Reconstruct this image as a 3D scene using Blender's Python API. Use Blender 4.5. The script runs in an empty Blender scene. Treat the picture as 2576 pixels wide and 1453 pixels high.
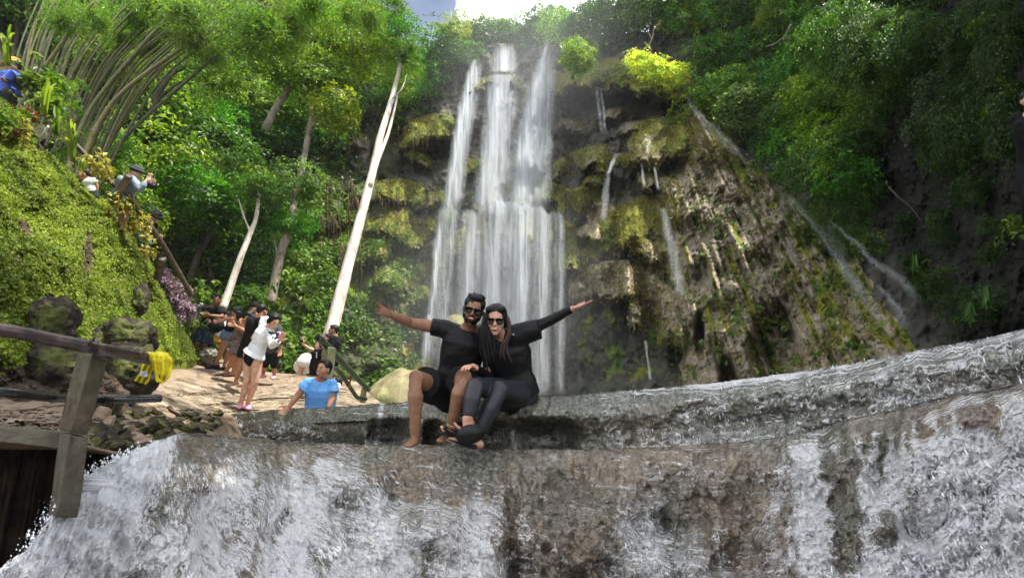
import bpy, bmesh, math, random
import numpy as np
from mathutils import Vector, Matrix, Euler
R_ = math.radians
rng = np.random.default_rng(7)
random.seed(7)
sc = bpy.context.scene
COL = sc.collection
# ---------------------------------------------------------------- camera
F = 1535.0; CX = 1288.0; CY = 726.5; PITCH = R_(14)
cam = bpy.data.objects.new('camera', bpy.data.cameras.new('camera'))
cam.data.sensor_width = 36; cam.data.lens = 36 * F / 2576
cam.data.clip_end = 3000; cam.data.clip_start = 0.05
cam.rotation_euler = (math.pi / 2 + PITCH, 0, 0)
COL.objects.link(cam); sc.camera = cam
CP, SP = math.cos(PITCH), math.sin(PITCH)
# ---------------------------------------------------------------- light
SUN_DIR = Vector((0.40, -0.16, 0.90)).normalized()
world = bpy.data.worlds.new('World'); sc.world = world; world.use_nodes = True
wn = world.node_tree; wn.nodes.clear()
wo = wn.nodes.new('ShaderNodeOutputWorld'); bg = wn.nodes.new('ShaderNodeBackground')
sky = wn.nodes.new('ShaderNodeTexSky'); sky.sky_type = 'NISHITA'; sky.sun_disc = False
sky.sun_elevation = math.asin(SUN_DIR.z); sky.sun_rotation = math.atan2(SUN_DIR.x, SUN_DIR.y)
sky.air_density = 1.0; sky.dust_density = 0.6; sky.ozone_density = 3.5
tcw = wn.nodes.new('ShaderNodeTexCoord')
# one big bright cumulus stands above the falls; small scattered cloud elsewhere
def _dir(px, py):
    u, v = (px - 1288) / 1535, (726.5 - py) / 1535; c, s = math.cos(PITCH), math.sin(PITCH); return Vector((u, c - v * s, s + v * c)).normalized()
mpw = wn.nodes.new('ShaderNodeMapping'); mpw.inputs['Location'].default_value = (0.35, 0.0, 0.12)
mpw.inputs['Scale'].default_value = (1, 1, 1.6)
nz = wn.nodes.new('ShaderNodeTexNoise'); nz.inputs['Scale'].default_value = 1.7; nz.inputs['Detail'].default_value = 9; nz.inputs['Roughness'].default_value = 0.52
rp = wn.nodes.new('ShaderNodeValToRGB'); rp.color_ramp.elements[0].position = 0.495; rp.color_ramp.elements[1].position = 0.52
vd = wn.nodes.new('ShaderNodeVectorMath'); vd.operation = 'DOT_PRODUCT'; vd.inputs[1].default_value = _dir(1450, -150)
nz2 = wn.nodes.new('ShaderNodeTexNoise'); nz2.inputs['Scale'].default_value = 9; nz2.inputs['Detail'].default_value = 8; nz2.inputs['Roughness'].default_value = .6
m1 = wn.nodes.new('ShaderNodeMath'); m1.operation = 'MULTIPLY_ADD'; m1.inputs[1].default_value = .022; m1.inputs[2].default_value = -.011
m2 = wn.nodes.new('ShaderNodeMath'); m2.operation = 'ADD'
r2 = wn.nodes.new('ShaderNodeMapRange'); r2.inputs[1].default_value = .9810; r2.inputs[2].default_value = .9850
m3 = wn.nodes.new('ShaderNodeMath'); m3.operation = 'MAXIMUM'
vd2 = wn.nodes.new('ShaderNodeVectorMath'); vd2.operation = 'DOT_PRODUCT'; vd2.inputs[1].default_value = _dir(1040, 20)
r3 = wn.nodes.new('ShaderNodeMapRange'); r3.inputs[1].default_value = .995; r3.inputs[2].default_value = .97; r3.inputs[3].default_value = .12
m5 = wn.nodes.new('ShaderNodeMath'); m5.operation = 'MULTIPLY'
m4 = wn.nodes.new('ShaderNodeMath'); m4.operation = 'MULTIPLY'; m4.inputs[1].default_value = .8
rp.color_ramp.elements[0].position = 0.42; rp.color_ramp.elements[1].position = 0.58
mx = wn.nodes.new('ShaderNodeMix'); mx.data_type = 'RGBA'; mx.inputs[7].default_value = (27, 27, 27.6, 1)
wn.links.new(tcw.outputs['Generated'], mpw.inputs[0]); wn.links.new(mpw.outputs[0], nz.inputs['Vector'])
wn.links.new(nz.outputs[0], rp.inputs[0]); wn.links.new(tcw.outputs['Generated'], vd.inputs[0]); wn.links.new(tcw.outputs['Generated'], nz2.inputs['Vector'])
wn.links.new(nz2.outputs[0], m1.inputs[0]); wn.links.new(m1.outputs[0], m2.inputs[0]); wn.links.new(vd.outputs['Value'], m2.inputs[1]); wn.links.new(m2.outputs[0], r2.inputs[0])
wn.links.new(rp.outputs[0], m4.inputs[0]); wn.links.new(tcw.outputs['Generated'], vd2.inputs[0]); wn.links.new(vd2.outputs['Value'], r3.inputs[0]); wn.links.new(m4.outputs[0], m5.inputs[0]); wn.links.new(r3.outputs[0], m5.inputs[1]); wn.links.new(m5.outputs[0], m3.inputs[0]); wn.links.new(r2.outputs[0], m3.inputs[1]); wn.links.new(m3.outputs[0], mx.inputs[0])
wn.links.new(sky.outputs[0], mx.inputs[6]); wn.links.new(mx.outputs[2], bg.inputs[0])
bg.inputs[1].default_value = 0.07
wn.links.new(bg.outputs[0], wo.inputs[0])
sun = bpy.data.objects.new('sun', bpy.data.lights.new('sun', 'SUN'))
sun.data.energy = 5.0; sun.data.angle = R_(0.6); sun.data.color = (1.0, 0.95, 0.86)
sun.rotation_euler = SUN_DIR.to_track_quat('Z', 'Y').to_euler(); COL.objects.link(sun)
sc.view_settings.view_transform = 'Standard'; sc.view_settings.look = 'None'
sc.view_settings.gamma = 1; sc.view_settings.exposure = 1.05
sc.render.engine = 'CYCLES'
sc.cycles.max_bounces = 6; sc.cycles.transparent_max_bounces = 12
sc.cycles.diffuse_bounces = 3; sc.cycles.glossy_bounces = 2; sc.cycles.transmission_bounces = 4
sc.cycles.volume_bounces = 0; sc.cycles.use_denoising = True
sc.cycles.caustics_reflective = False; sc.cycles.caustics_refractive = False

# ---------------------------------------------------------------- positions: a bearing read off the photograph plus a real distance
def PA(px, py, d):
    px = np.asarray(px, float); py = np.asarray(py, float); d = np.asarray(d, float)
    u = (px - CX) / F * d; v = (CY - py) / F * d
    return np.stack(np.broadcast_arrays(u, d * CP - v * SP, d * SP + v * CP), -1)
def P(px, py, d): return Vector(PA(px, py, d))
def PZ(px, py, z):
    k = SP + (CY - py) / F * CP
    return P(px, py, z / k)
# ---------------------------------------------------------------- noise
def _h(ix, iy, iz):
    n = (ix.astype(np.int64) * 374761393 + iy.astype(np.int64) * 668265263 + iz.astype(np.int64) * 2147483647 + 1013904223) & 0xffffffff
    n = ((n ^ (n >> 13)) * 1274126177) & 0xffffffff
    n = ((n ^ (n >> 16)) * 2246822519) & 0xffffffff
    return ((n ^ (n >> 15)) & 0xffff) / 65535.0
def vn(x, y, z=0.0):
    x, y, z = np.broadcast_arrays(np.asarray(x, float), np.asarray(y, float), np.asarray(z, float))
    ix, iy, iz = np.floor(x), np.floor(y), np.floor(z)
    fx, fy, fz = x - ix, y - iy, z - iz
    fx = fx * fx * (3 - 2 * fx); fy = fy * fy * (3 - 2 * fy); fz = fz * fz * (3 - 2 * fz)
    out = 0
    for a in (0, 1):
        for b in (0, 1):
            for c in (0, 1):
                out = out + _h(ix + a, iy + b, iz + c) * (fx if a else 1 - fx) * (fy if b else 1 - fy) * (fz if c else 1 - fz)
    return out
def fbm(x, y, z=0.0, o=4, g=0.5):
    s = 0; a = 1; t = 0
    for k in range(o):
        s = s + a * vn(x * 2 ** k + 17 * k, y * 2 ** k - 9 * k, z * 2 ** k + 5 * k); t += a; a *= g
    return s / t
def sst(a, b, x):
    t = np.clip((x - a) / (b - a), 0, 1); return t * t * (3 - 2 * t)
# thin-plate interpolation of a few surveyed distances
def tps(pts):
    p = np.array(pts, float); X = p[:, :2] / 1000; n = len(p)
    def U(r2): return np.where(r2 > 1e-12, r2 * np.log(np.maximum(r2, 1e-12)), 0)
    K = U(((X[:, None] - X[None]) ** 2).sum(-1)) + np.eye(n) * 0.003
    Q = np.hstack([np.ones((n, 1)), X]); A = np.block([[K, Q], [Q.T, np.zeros((3, 3))]])
    w = np.linalg.solve(A, np.concatenate([np.log(p[:, 2]), np.zeros(3)]))
    def f(px, py):
        px, py = np.broadcast_arrays(np.asarray(px, float) / 1000, np.asarray(py, float) / 1000)
        s = w[n] + w[n + 1] * px + w[n + 2] * py
        for i in range(n): s = s + w[i] * U((px - X[i, 0]) ** 2 + (py - X[i, 1]) ** 2)
        return np.exp(s)
    return f
def lerpf(tab):
    t = np.array(sorted(tab), float)
    return lambda x: np.interp(x, t[:, 0], t[:, 1])
# ---------------------------------------------------------------- objects
def mesh_np(name, V, Fq, smooth=True):
    me = bpy.data.meshes.new(name)
    V = np.asarray(V, np.float32); Fq = np.asarray(Fq, np.int32)
    me.vertices.add(len(V)); me.vertices.foreach_set('co', V.ravel())
    k = Fq.shape[1]
    me.loops.add(Fq.size); me.loops.foreach_set('vertex_index', Fq.ravel())
    me.polygons.add(len(Fq))
    me.polygons.foreach_set('loop_start', np.arange(0, Fq.size, k, dtype=np.int32))
    me.update(calc_edges=True)
    me.polygons.foreach_set('use_smooth', np.full(len(Fq), smooth, bool))
    return me
def attr(me, name, vals, dom='POINT'):
    a = me.attributes.new(name, 'FLOAT', dom); a.data.foreach_set('value', np.asarray(vals, np.float32).ravel())
def link(name, me, mat=None, parent=None, **props):
    o = bpy.data.objects.new(name, me)
    if mat is not None and me is not None and not me.materials: me.materials.append(mat)
    COL.objects.link(o)
    if parent is not None:
        o.parent = parent
        o.matrix_parent_inverse = Matrix.Translation(-parent.location) if parent.parent is None else Matrix.Identity(4)
    for k, v in props.items():
        if v: o[{'cat': 'category'}.get(k, k)] = v
    return o
def thing(name, loc, label, cat, group=None):
    o = bpy.data.objects.new(name, None); o.location = loc; o.empty_display_size = 0.1
    COL.objects.link(o); o['label'] = label; o['category'] = cat
    if group: o['group'] = group
    return o
def grid_faces(nv, nu, off=0):
    i = np.arange(nv - 1)[:, None] * nu + np.arange(nu - 1)[None]
    return (np.stack([i, i + nu, i + nu + 1, i + 1], -1).reshape(-1, 4) + off)
def relief(name, px0, px1, nu, nv, top, bot, dfun, mat, bump=None, attrs=None, flange=((0.6, 0.0), (3.0, -0.6)), bflange=(), vpow=1.0, disp=None, fside=None, **props):
    """terrain sheet: surveyed distances, then displaced; the sheet is carried on behind its upper edge"""
    px = np.linspace(px0, px1, nu)[None].repeat(nv, 0)
    t = (np.linspace(0, 1, nv) ** vpow)[:, None]
    T = top(px[0])[None]; B = bot(px[0])[None]
    py = T + (B - T) * t
    d = dfun(px, py)
    if bump is not None: d = d - bump(px, py, d)
    V = PA(px, py, d)
    if disp is not None: V = V + disp(px, py, V)
    A = attrs(px, py, V) if attrs else {}
    rows = [V]; 
    rep = {k: [v] for k, v in A.items()}
    for (bk, dz) in flange:
        w_ = fside(px[:1]) if fside else 0.0; r = V[:1].copy(); r[..., 1] += bk * (1 - w_); r[..., 2] += dz; r[..., 0] += r[..., 0] * 0.02 + bk * w_
        rows.insert(0, r)
        for k in rep: rep[k].insert(0, A[k][:1])
    for (bk, dz) in bflange:
        r = V[-1:].copy(); r[..., 1] += bk; r[..., 2] += dz
        rows.append(r)
        for k in rep: rep[k].append(A[k][-1:])
    VV = np.concatenate(rows, 0)
    me = mesh_np(name, VV.reshape(-1, 3), grid_faces(VV.shape[0], nu))
    for k in rep: attr(me, k, np.concatenate(rep[k], 0))
    o = link(name, me, mat, **props)
    return o, px, py, V
# ---------------------------------------------------------------- materials
class NT:
    def __init__(s, name):
        s.m = bpy.data.materials.new(name); s.m.use_nodes = True; s.n = s.m.node_tree
        s.b = s.n.nodes['Principled BSDF']; s.out = s.n.nodes['Material Output']
        s.b.inputs['Specular IOR Level'].default_value = 0.3
    def new(s, t, **kw):
        x = s.n.nodes.new('ShaderNode' + t)
        for k, v in kw.items(): setattr(x, k, v)
        return x
    def l(s, a, b): s.n.links.new(a, b)
    def coord(s, scale=(1, 1, 1), kind='Object'):
        t = s.new('TexCoord'); m = s.new('Mapping'); m.inputs['Scale'].default_value = scale
        s.l(t.outputs[kind], m.inputs[0]); return m.outputs[0]
    def noise(s, vec, scale, detail=5, rough=0.55, dist=0.0):
        x = s.new('TexNoise'); x.inputs['Scale'].default_value = scale; x.inputs['Detail'].default_value = detail
        x.inputs['Roughness'].default_value = rough; x.inputs['Distortion'].default_value = dist
        s.l(vec, x.inputs['Vector']); return x.outputs[0]
    def ramp(s, fac, stops):
        x = s.new('ValToRGB'); e = x.color_ramp.elements
        while len(e) < len(stops): e.new(0.5)
        for i, (p, c) in enumerate(stops):
            e[i].position = p; e[i].color = (c, c, c, 1) if not hasattr(c, '__len__') else (*c, 1)
        s.l(fac, x.inputs[0]); return x.outputs[0]
    def mix(s, f, a, b, bt='MIX'):
        x = s.new('Mix', data_type='RGBA', blend_type=bt)
        for i, v in ((0, f), (6, a), (7, b)):
            if hasattr(v, 'is_output'): s.l(v, x.inputs[i])
            elif i == 0: x.inputs[0].default_value = v
            else: x.inputs[i].default_value = (*v, 1)
        return x.outputs[2]
    def math(s, op, a, b=0.0):
        x = s.new('Math', operation=op)
        for i, v in ((0, a), (1, b)):
            if hasattr(v, 'is_output'): s.l(v, x.inputs[i])
            else: x.inputs[i].default_value = v
        return x.outputs[0]
    def at(s, name):
        x = s.new('Attribute', attribute_name=name); return x.outputs['Fac']
    def bump(s, h, strength=0.5, dist=0.02):
        x = s.new('Bump'); x.inputs['Strength'].default_value = strength; x.inputs['Distance'].default_value = dist
        s.l(h, x.inputs['Height']); s.l(x.outputs[0], s.b.inputs['Normal']); return x
    def base(s, c):
        if hasattr(c, 'is_output'): s.l(c, s.b.inputs['Base Color'])
        else: s.b.inputs['Base Color'].default_value = (*c, 1)
    def rough(s, r):
        if hasattr(r, 'is_output'): s.l(r, s.b.inputs['Roughness'])
        else: s.b.inputs['Roughness'].default_value = r
def plain(name, c, rough=0.8, var=0.25, scale=12, bstr=0.2, bdist=0.005, spec=0.3, metal=0):
    n = NT(name); v = n.coord(); f = n.noise(v, scale, 6)
    lo = tuple(x * (1 - var) for x in c); hi = tuple(min(1, x * (1 + var)) for x in c)
    n.base(n.ramp(f, [(0.3, lo), (0.7, hi)])); n.rough(rough); n.bump(f, bstr, bdist)
    n.b.inputs['Specular IOR Level'].default_value = spec; n.b.inputs['Metallic'].default_value = metal
    return n.m
def leafmat(name, c1, c2, c3=None, trans=0.45, rough=0.45):
    """leaves: colour varies leaf by leaf and branch by branch; light passes through"""
    n = NT(name); r = n.at('rnd'); g = n.at('clump')
    c3 = c3 or c2
    col = n.ramp(n.math('ADD', n.math('MULTIPLY', r, 0.55), n.math('MULTIPLY', g, 0.45)), [(0.15, c1), (0.55, c2), (0.95, c3)])
    oi = n.new('ObjectInfo'); col = n.mix(1.0, col, oi.outputs['Color'], 'MULTIPLY')
    n.base(col); n.rough(rough); n.b.inputs['Specular IOR Level'].default_value = 0.35
    tr = n.new('BsdfTranslucent'); tc = n.mix(1.0, col, (1.5, 1.7, 0.7), 'MULTIPLY'); n.l(tc, tr.inputs[0])
    ms = n.new('MixShader'); ms.inputs[0].default_value = trans
    n.l(n.b.outputs[0], ms.inputs[1]); n.l(tr.outputs[0], ms.inputs[2]); n.l(ms.outputs[0], n.out.inputs[0])
    return n.m
# ---------------------------------------------------------------- shapes
def frames(pts):
    pts = [Vector(p) for p in pts]; T = []
    for i in range(len(pts)):
        a = pts[max(0, i - 1)]; b = pts[min(len(pts) - 1, i + 1)]; T.append((b - a).normalized())
    up = Vector((0, 0, 1)) if abs(T[0].z) < 0.9 else Vector((1, 0, 0))
    n = (up - T[0] * up.dot(T[0])).normalized(); out = []
    for t in T:
        n = (n - t * n.dot(t)).normalized(); out.append((n, t.cross(n)))
    return pts, out
def tube(pts, rad, seg=10, cap=True, wob=0.0, flat=None):
    """V, F of a tube with per-point radii"""
    pts, fr = frames(pts)
    if not hasattr(rad, '__len__'): rad = [rad] * len(pts)
    V = []; Fc = []
    for i, (p, (n, b)) in enumerate(zip(pts, fr)):
        for k in range(seg):
            a = 2 * math.pi * k / seg; r = rad[i] * (1 + wob * (random.random() - .5))
            V.append(p + n * (math.cos(a) * r) + b * (math.sin(a) * r * (flat or 1)))
    for i in range(len(pts) - 1):
        for k in range(seg):
            a = i * seg + k; c = i * seg + (k + 1) % seg
            Fc.append((a, c, c + seg, a + seg))
    if cap:
        V.append(pts[0]); V.append(pts[-1]); a = len(V) - 2
        L = (len(pts) - 1) * seg
        for k in range(seg):
            Fc.append((a, (k + 1) % seg, k)); Fc.append((a + 1, L + k, L + (k + 1) % seg))
    return V, Fc
def join(parts):
    V = []; Fc = []
    for v, f in parts:
        o = len(V); V += list(v); Fc += [tuple(i + o for i in q) for q in f]
    return V, Fc
def pymesh(name, VF, smooth=True):
    me = bpy.data.meshes.new(name); me.from_pydata([tuple(v) for v in VF[0]], [], [tuple(f) for f in VF[1]])
    me.polygons.foreach_set('use_smooth', np.full(len(me.polygons), smooth, bool)); me.update()
    return me
def catmull(pts, n=6):
    pts = [Vector(p) for p in pts]; out = []
    for i in range(len(pts) - 1):
        p0 = pts[max(0, i - 1)]; p1 = pts[i]; p2 = pts[i + 1]; p3 = pts[min(len(pts) - 1, i + 2)]
        for k in range(n):
            t = k / n
            out.append(0.5 * ((2 * p1) + (p2 - p0) * t + (2 * p0 - 5 * p1 + 4 * p2 - p3) * t * t + (3 * p1 - p0 - 3 * p2 + p3) * t ** 3))
    out.append(pts[-1]); return out
def leaves_np(C, N, L, W, fold=0.18, droop=0.0):
    """N leaves (pointed quads folded on the midrib = 2 quads) at C with random headings; returns V,F(quads)"""
    n = len(C)
    a = rng.uniform(0, 2 * math.pi, n)
    nz_ = N / np.maximum(np.linalg.norm(N, axis=1, keepdims=True), 1e-6)
    ref = np.where(np.abs(nz_[:, 2:3]) > 0.9, np.array([[1.0, 0, 0]]), np.array([[0, 0, 1.0]]))
    e1 = np.cross(nz_, ref); e1 /= np.linalg.norm(e1, axis=1, keepdims=True); e2 = np.cross(nz_, e1)
    dr = e1 * np.cos(a)[:, None] + e2 * np.sin(a)[:, None]
    dr[:, 2] -= droop; dr /= np.linalg.norm(dr, axis=1, keepdims=True)
    sd = np.cross(nz_, dr); sd /= np.maximum(np.linalg.norm(sd, axis=1, keepdims=True), 1e-6); up = np.cross(dr, sd)
    L = np.asarray(L).reshape(-1, 1) * np.ones((n, 1)); W = np.asarray(W).reshape(-1, 1) * np.ones((n, 1))
    b = C; t = C + dr * L; 
    m1 = C + dr * L * 0.45 + sd * W * 0.5 + up * W * fold; m2 = C + dr * L * 0.45 - sd * W * 0.5 + up * W * fold
    V = np.stack([b, m1, t, m2], 1).reshape(-1, 3)
    Fq = np.arange(n * 4).reshape(-1, 4)
    return V, Fq
# ================================================================ materials of the land
def mat_cliff():
    n = NT('wet_tufa_cliff'); v = n.coord()
    big = n.noise(v, 0.7, 6); fine = n.noise(v, 7, 8, 0.65); mid = n.noise(v, 2.2, 6, 0.6)
    # stretched down the flow of the drapes
    vs = n.coord((3.0, 3.0, 0.7)); st = n.noise(vs, 2.4, 7, 0.62)
    rock = n.ramp(mid, [(0.25, (.035, .034, .03)), (0.5, (.085, .08, .065)), (0.75, (.16, .145, .115))])
    tan = n.ramp(n.math('ADD', n.math('MULTIPLY', st, 0.6), n.math('MULTIPLY', fine, 0.4)), [(0.32, (.08, .066, .045)), (0.5, (.31, .26, .185)), (0.70, (.60, .53, .41))])
    c = n.mix(n.ramp(n.at('tan'), [(0.2, 0.0), (0.8, 1.0)]), rock, tan)
    moss = n.ramp(fine, [(0.25, (.07, .085, .012)), (0.5, (.20, .215, .025)), (0.75, (.38, .34, .05))])
    green = n.ramp(fine, [(0.3, (.03, .07, .012)), (0.7, (.13, .24, .04))])
    moss = n.mix(n.ramp(big, [(0.48, 0.0), (0.6, 1.0)]), moss, green)
    mk = n.math('ADD', n.at('moss'), n.math('MULTIPLY', n.math('SUBTRACT', mid, 0.5), 0.9))
    c = n.mix(n.ramp(mk, [(0.38, 0.0), (0.55, 1.0)]), c, moss)
    wall_shade = n.ramp(fine, [(.3, (.002, .002, .0022)), (.7, (.009, .009, .009))]); n.b.inputs['Specular IOR Level'].default_value = .12
    c = n.mix(n.math('MULTIPLY', n.at('black'), .97), c, wall_shade)  # near-black colour stands in for the shade on the right wall
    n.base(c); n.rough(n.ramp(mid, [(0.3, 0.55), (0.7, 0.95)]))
    n.bump(n.math('ADD', n.math('MULTIPLY', st, 0.7), fine), 0.9, 0.12)
    return n.m
M_cliff = mat_cliff()
def mat_moss():
    n = NT('moss_bank'); v = n.coord(); f = n.noise(v, 22, 7, 0.7); m = n.noise(v, 2.0, 5); m2 = n.noise(v, 6, 5)
    g = n.ramp(f, [(0.3, (.035, .045, .006)), (0.5, (.12, .14, .014)), (0.72, (.26, .29, .035))])
    b = n.ramp(m2, [(0.3, (.025, .018, .012)), (0.7, (.12, .085, .055))])
    k = n.math('ADD', n.at('bare'), n.math('MULTIPLY', n.math('SUBTRACT', m2, 0.5), 0.9))
    n.base(n.mix(n.ramp(k, [(0.42, 0.0), (0.56, 1.0)]), g, b)); n.rough(0.95)
    n.bump(f, 1.0, 0.04); return n.m
M_moss = mat_moss()
def mat_path():
    n = NT('sandy_limestone_path'); v = n.coord(); vs = n.coord((1, 1, 5))
    f = n.noise(v, 9, 8, 0.65); s = n.noise(vs, 1.6, 7, 0.6, 0.4); m = n.noise(v, 0.9, 4)
    sand = n.ramp(f, [(0.3, (.14, .10, .066)), (0.7, (.31, .235, .165))])
    stone = n.ramp(n.math('ADD', n.math('MULTIPLY', f, .5), n.math('MULTIPLY', s, .5)), [(0.4, (.05, .038, .026)), (0.5, (.18, .14, .095)), (0.62, (.36, .29, .21))])
    k = n.math('ADD', n.at('stone'), n.math('MULTIPLY', n.math('SUBTRACT', m, 0.5), 0.8))
    c = n.mix(n.ramp(k, [(0.4, 0.0), (0.6, 1.0)]), sand, stone)
    wet = n.ramp(n.at('wet'), [(0.2, 0.0), (0.8, 1.0)])
    c = n.mix(n.math('MULTIPLY', wet, 0.8), c, n.mix(1.0, c, (.35, .33, .30), 'MULTIPLY'))
    n.base(c); n.rough(n.ramp(wet, [(0, 0.9), (1, 0.3)])); n.bump(n.math('ADD', f, n.math('MULTIPLY', s, 1.5)), 0.5, 0.03)
    return n.m
M_path = mat_path()
def mat_wetrock(nm='wet_travertine', g0=.42, g1=.62):
    n = NT(nm); uv = n.coord((1, 1, 1), 'UV'); v = n.coord()
    a = n.noise(v, 5, 8, 0.62); b = n.noise(v, 26, 6, 0.65); m = n.noise(v, 1.5, 4)
    c1 = n.ramp(n.math('ADD', n.math('MULTIPLY', a, .55), n.math('MULTIPLY', b, .45)), [(0.30, (.075, .056, .036)), (0.48, (.235, .18, .125)), (0.70, (.46, .38, .28))])
    c2 = n.ramp(b, [(0.34, (.10, .10, .078)), (0.68, (.33, .335, .27))])
    c = n.mix(n.ramp(m, [(g0, 0.0), (g1, 1.0)]), c1, c2)
    vv = n.new('TexVoronoi'); vv.inputs['Scale'].default_value = 60; n.l(v, vv.inputs['Vector'])
    n.base(c); n.rough(n.ramp(b, [(0.3, 0.12), (0.7, 0.4)])); n.b.inputs['Specular IOR Level'].default_value = 0.6
    h = n.math('ADD', n.math('MULTIPLY', a, 1.5), n.math('ADD', b, n.math('MULTIPLY', vv.outputs[0], 0.5)))
    n.bump(h, 0.6, 0.02); return n.m
M_wet = mat_wetrock(); M_rimr = mat_wetrock('green_wet_travertine', .28, .46)
def mat_water(name, su, sv, lo, hi, whit=(.88, .88, .89), smax=1.0, bd=0.02):
    """running water: clear film with aerated white streaks drawn out along the flow (UV in metres)"""
    n = NT(name); uv = n.coord((su, sv, 1), 'UV'); uv2 = n.coord((su * 2.3, sv * 2.3, 1), 'UV'); uv3 = n.coord((su * .12, sv * .3, 1), 'UV')
    a = n.noise(uv, 1, 6, 0.65, 0.3); b = n.noise(uv2, 1, 5, 0.7, 0.2); L = n.noise(uv3, 1, 4, 0.6)
    vv = n.new('TexVoronoi'); vv.inputs['Scale'].default_value = 1.0; n.l(uv2, vv.inputs['Vector'])
    k = n.math('ADD', n.math('ADD', n.math('MULTIPLY', a, .42), n.math('MULTIPLY', b, .38)), n.math('MULTIPLY', L, .2))
    k = n.math('ADD', k, n.math('MULTIPLY', n.math('SUBTRACT', n.at('foam'), 0.5), 0.55))
    soft = n.ramp(k, [(lo, 0.0), (hi + .04, smax), (hi + .16, 1.0)])
    fl = n.noise(n.coord((su * 2.4, sv * 2.0, 1), 'UV'), 1, 3, .6, .25)
    fk = n.ramp(n.math('ADD', fl, n.math('MULTIPLY', n.math('SUBTRACT', k, .5), .9)), [(.55, 0.0), (.60, .85)])
    mask = n.math('MAXIMUM', soft, fk)
    # aerated part
    n.base(whit); n.rough(0.25); n.b.inputs['Specular IOR Level'].default_value = 0.5
    bp = n.bump(n.math('ADD', a, n.math('MULTIPLY', b, .5)), .7, bd)
    tl = n.new('BsdfTranslucent'); tl.inputs[0].default_value = (*whit, 1)
    wm = n.new('MixShader'); wm.inputs[0].default_value = 0.3; n.l(n.b.outputs[0], wm.inputs[1]); n.l(tl.outputs[0], wm.inputs[2])
    # clear film: see-through with sky glints
    tp = n.new('BsdfTransparent'); gl = n.new('BsdfGlossy'); gl.inputs['Roughness'].default_value = 0.12; n.l(bp.outputs[0], gl.inputs['Normal'])
    fr = n.new('Fresnel'); fr.inputs[0].default_value = 1.33; n.l(bp.outputs[0], fr.inputs['Normal'])
    fm = n.new('MixShader'); n.l(fr.outputs[0], fm.inputs[0]); n.l(tp.outputs[0], fm.inputs[1]); n.l(gl.outputs[0], fm.inputs[2])
    fin = n.new('MixShader'); n.l(mask, fin.inputs[0]); n.l(fm.outputs[0], fin.inputs[1]); n.l(wm.outputs[0], fin.inputs[2])
    n.l(fin.outputs[0], n.out.inputs[0]); return n.m
def set_uv(me, U, V):
    uv = me.uv_layers.new(name='uv'); idx = np.empty(len(me.loops), np.int32); me.loops.foreach_get('vertex_index', idx)
    A = np.stack([np.asarray(U).ravel()[idx], np.asarray(V).ravel()[idx]], -1).astype(np.float32); uv.data.foreach_set('uv', A.ravel())

# ================================================================ ground sheet
n_ = plain('forest_soil', (.07, .055, .035), 0.95, 0.4, 0.8, 0.5, 0.1)
me = mesh_np('ground', [(-400, -400, -2.2), (400, -400, -2.2), (400, 400, -2.2), (-400, 400, -2.2)], [(0, 1, 2, 3)])
link('ground', me, n_, kind='structure')

# ================================================================ the waterfall cliff and the shaded wall on the right
cl_d = tps([(860, 100, 30), (1000, 110, 28), (1250, 100, 27), (1400, 110, 26), (860, 500, 25), (1100, 500, 23), (1250, 500, 22), (1250, 950, 21), (1050, 950, 19.5),
            (900, 640, 21), (870, 930, 17), (780, 930, 15.5), (1400, 500, 22), (1500, 200, 24), (1700, 190, 22), (1500, 700, 19), (1500, 950, 17), (1700, 560, 18), (1700, 960, 14.5),
            (1850, 350, 19.5), (2000, 620, 15), (2000, 900, 11.5), (2300, 880, 8.4), (2300, 600, 11.5), (2576, 800, 6.6), (2576, 400, 7.2), (2576, 0, 8.2),
            (2250, 300, 13.5), (2250, 0, 15), (1950, 100, 21), (2000, -300, 20), (2576, -600, 10), (3200, 860, 4.6), (3200, 0, 5.4), (3200, -600, 7), (1350, 1010, 20), (2000, 960, 11), (2576, 900, 6.3)])
skyline = lerpf([(640, 420), (760, 250), (900, 130), (1100, 118), (1190, 122), (1215, 122), (1240, 108), (1310, 112), (1340, 118), (1370, 105), (1400, 105), (1420, 130), (1500, 90), (1640, 80), (1760, -30), (1900, -90), (2150, -170), (2400, -380), (3300, -700)])
cl_bot = lerpf([(640, 985), (900, 1030), (1400, 1030), (1800, 1010), (2300, 930), (2576, 880), (3300, 900)])
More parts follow.
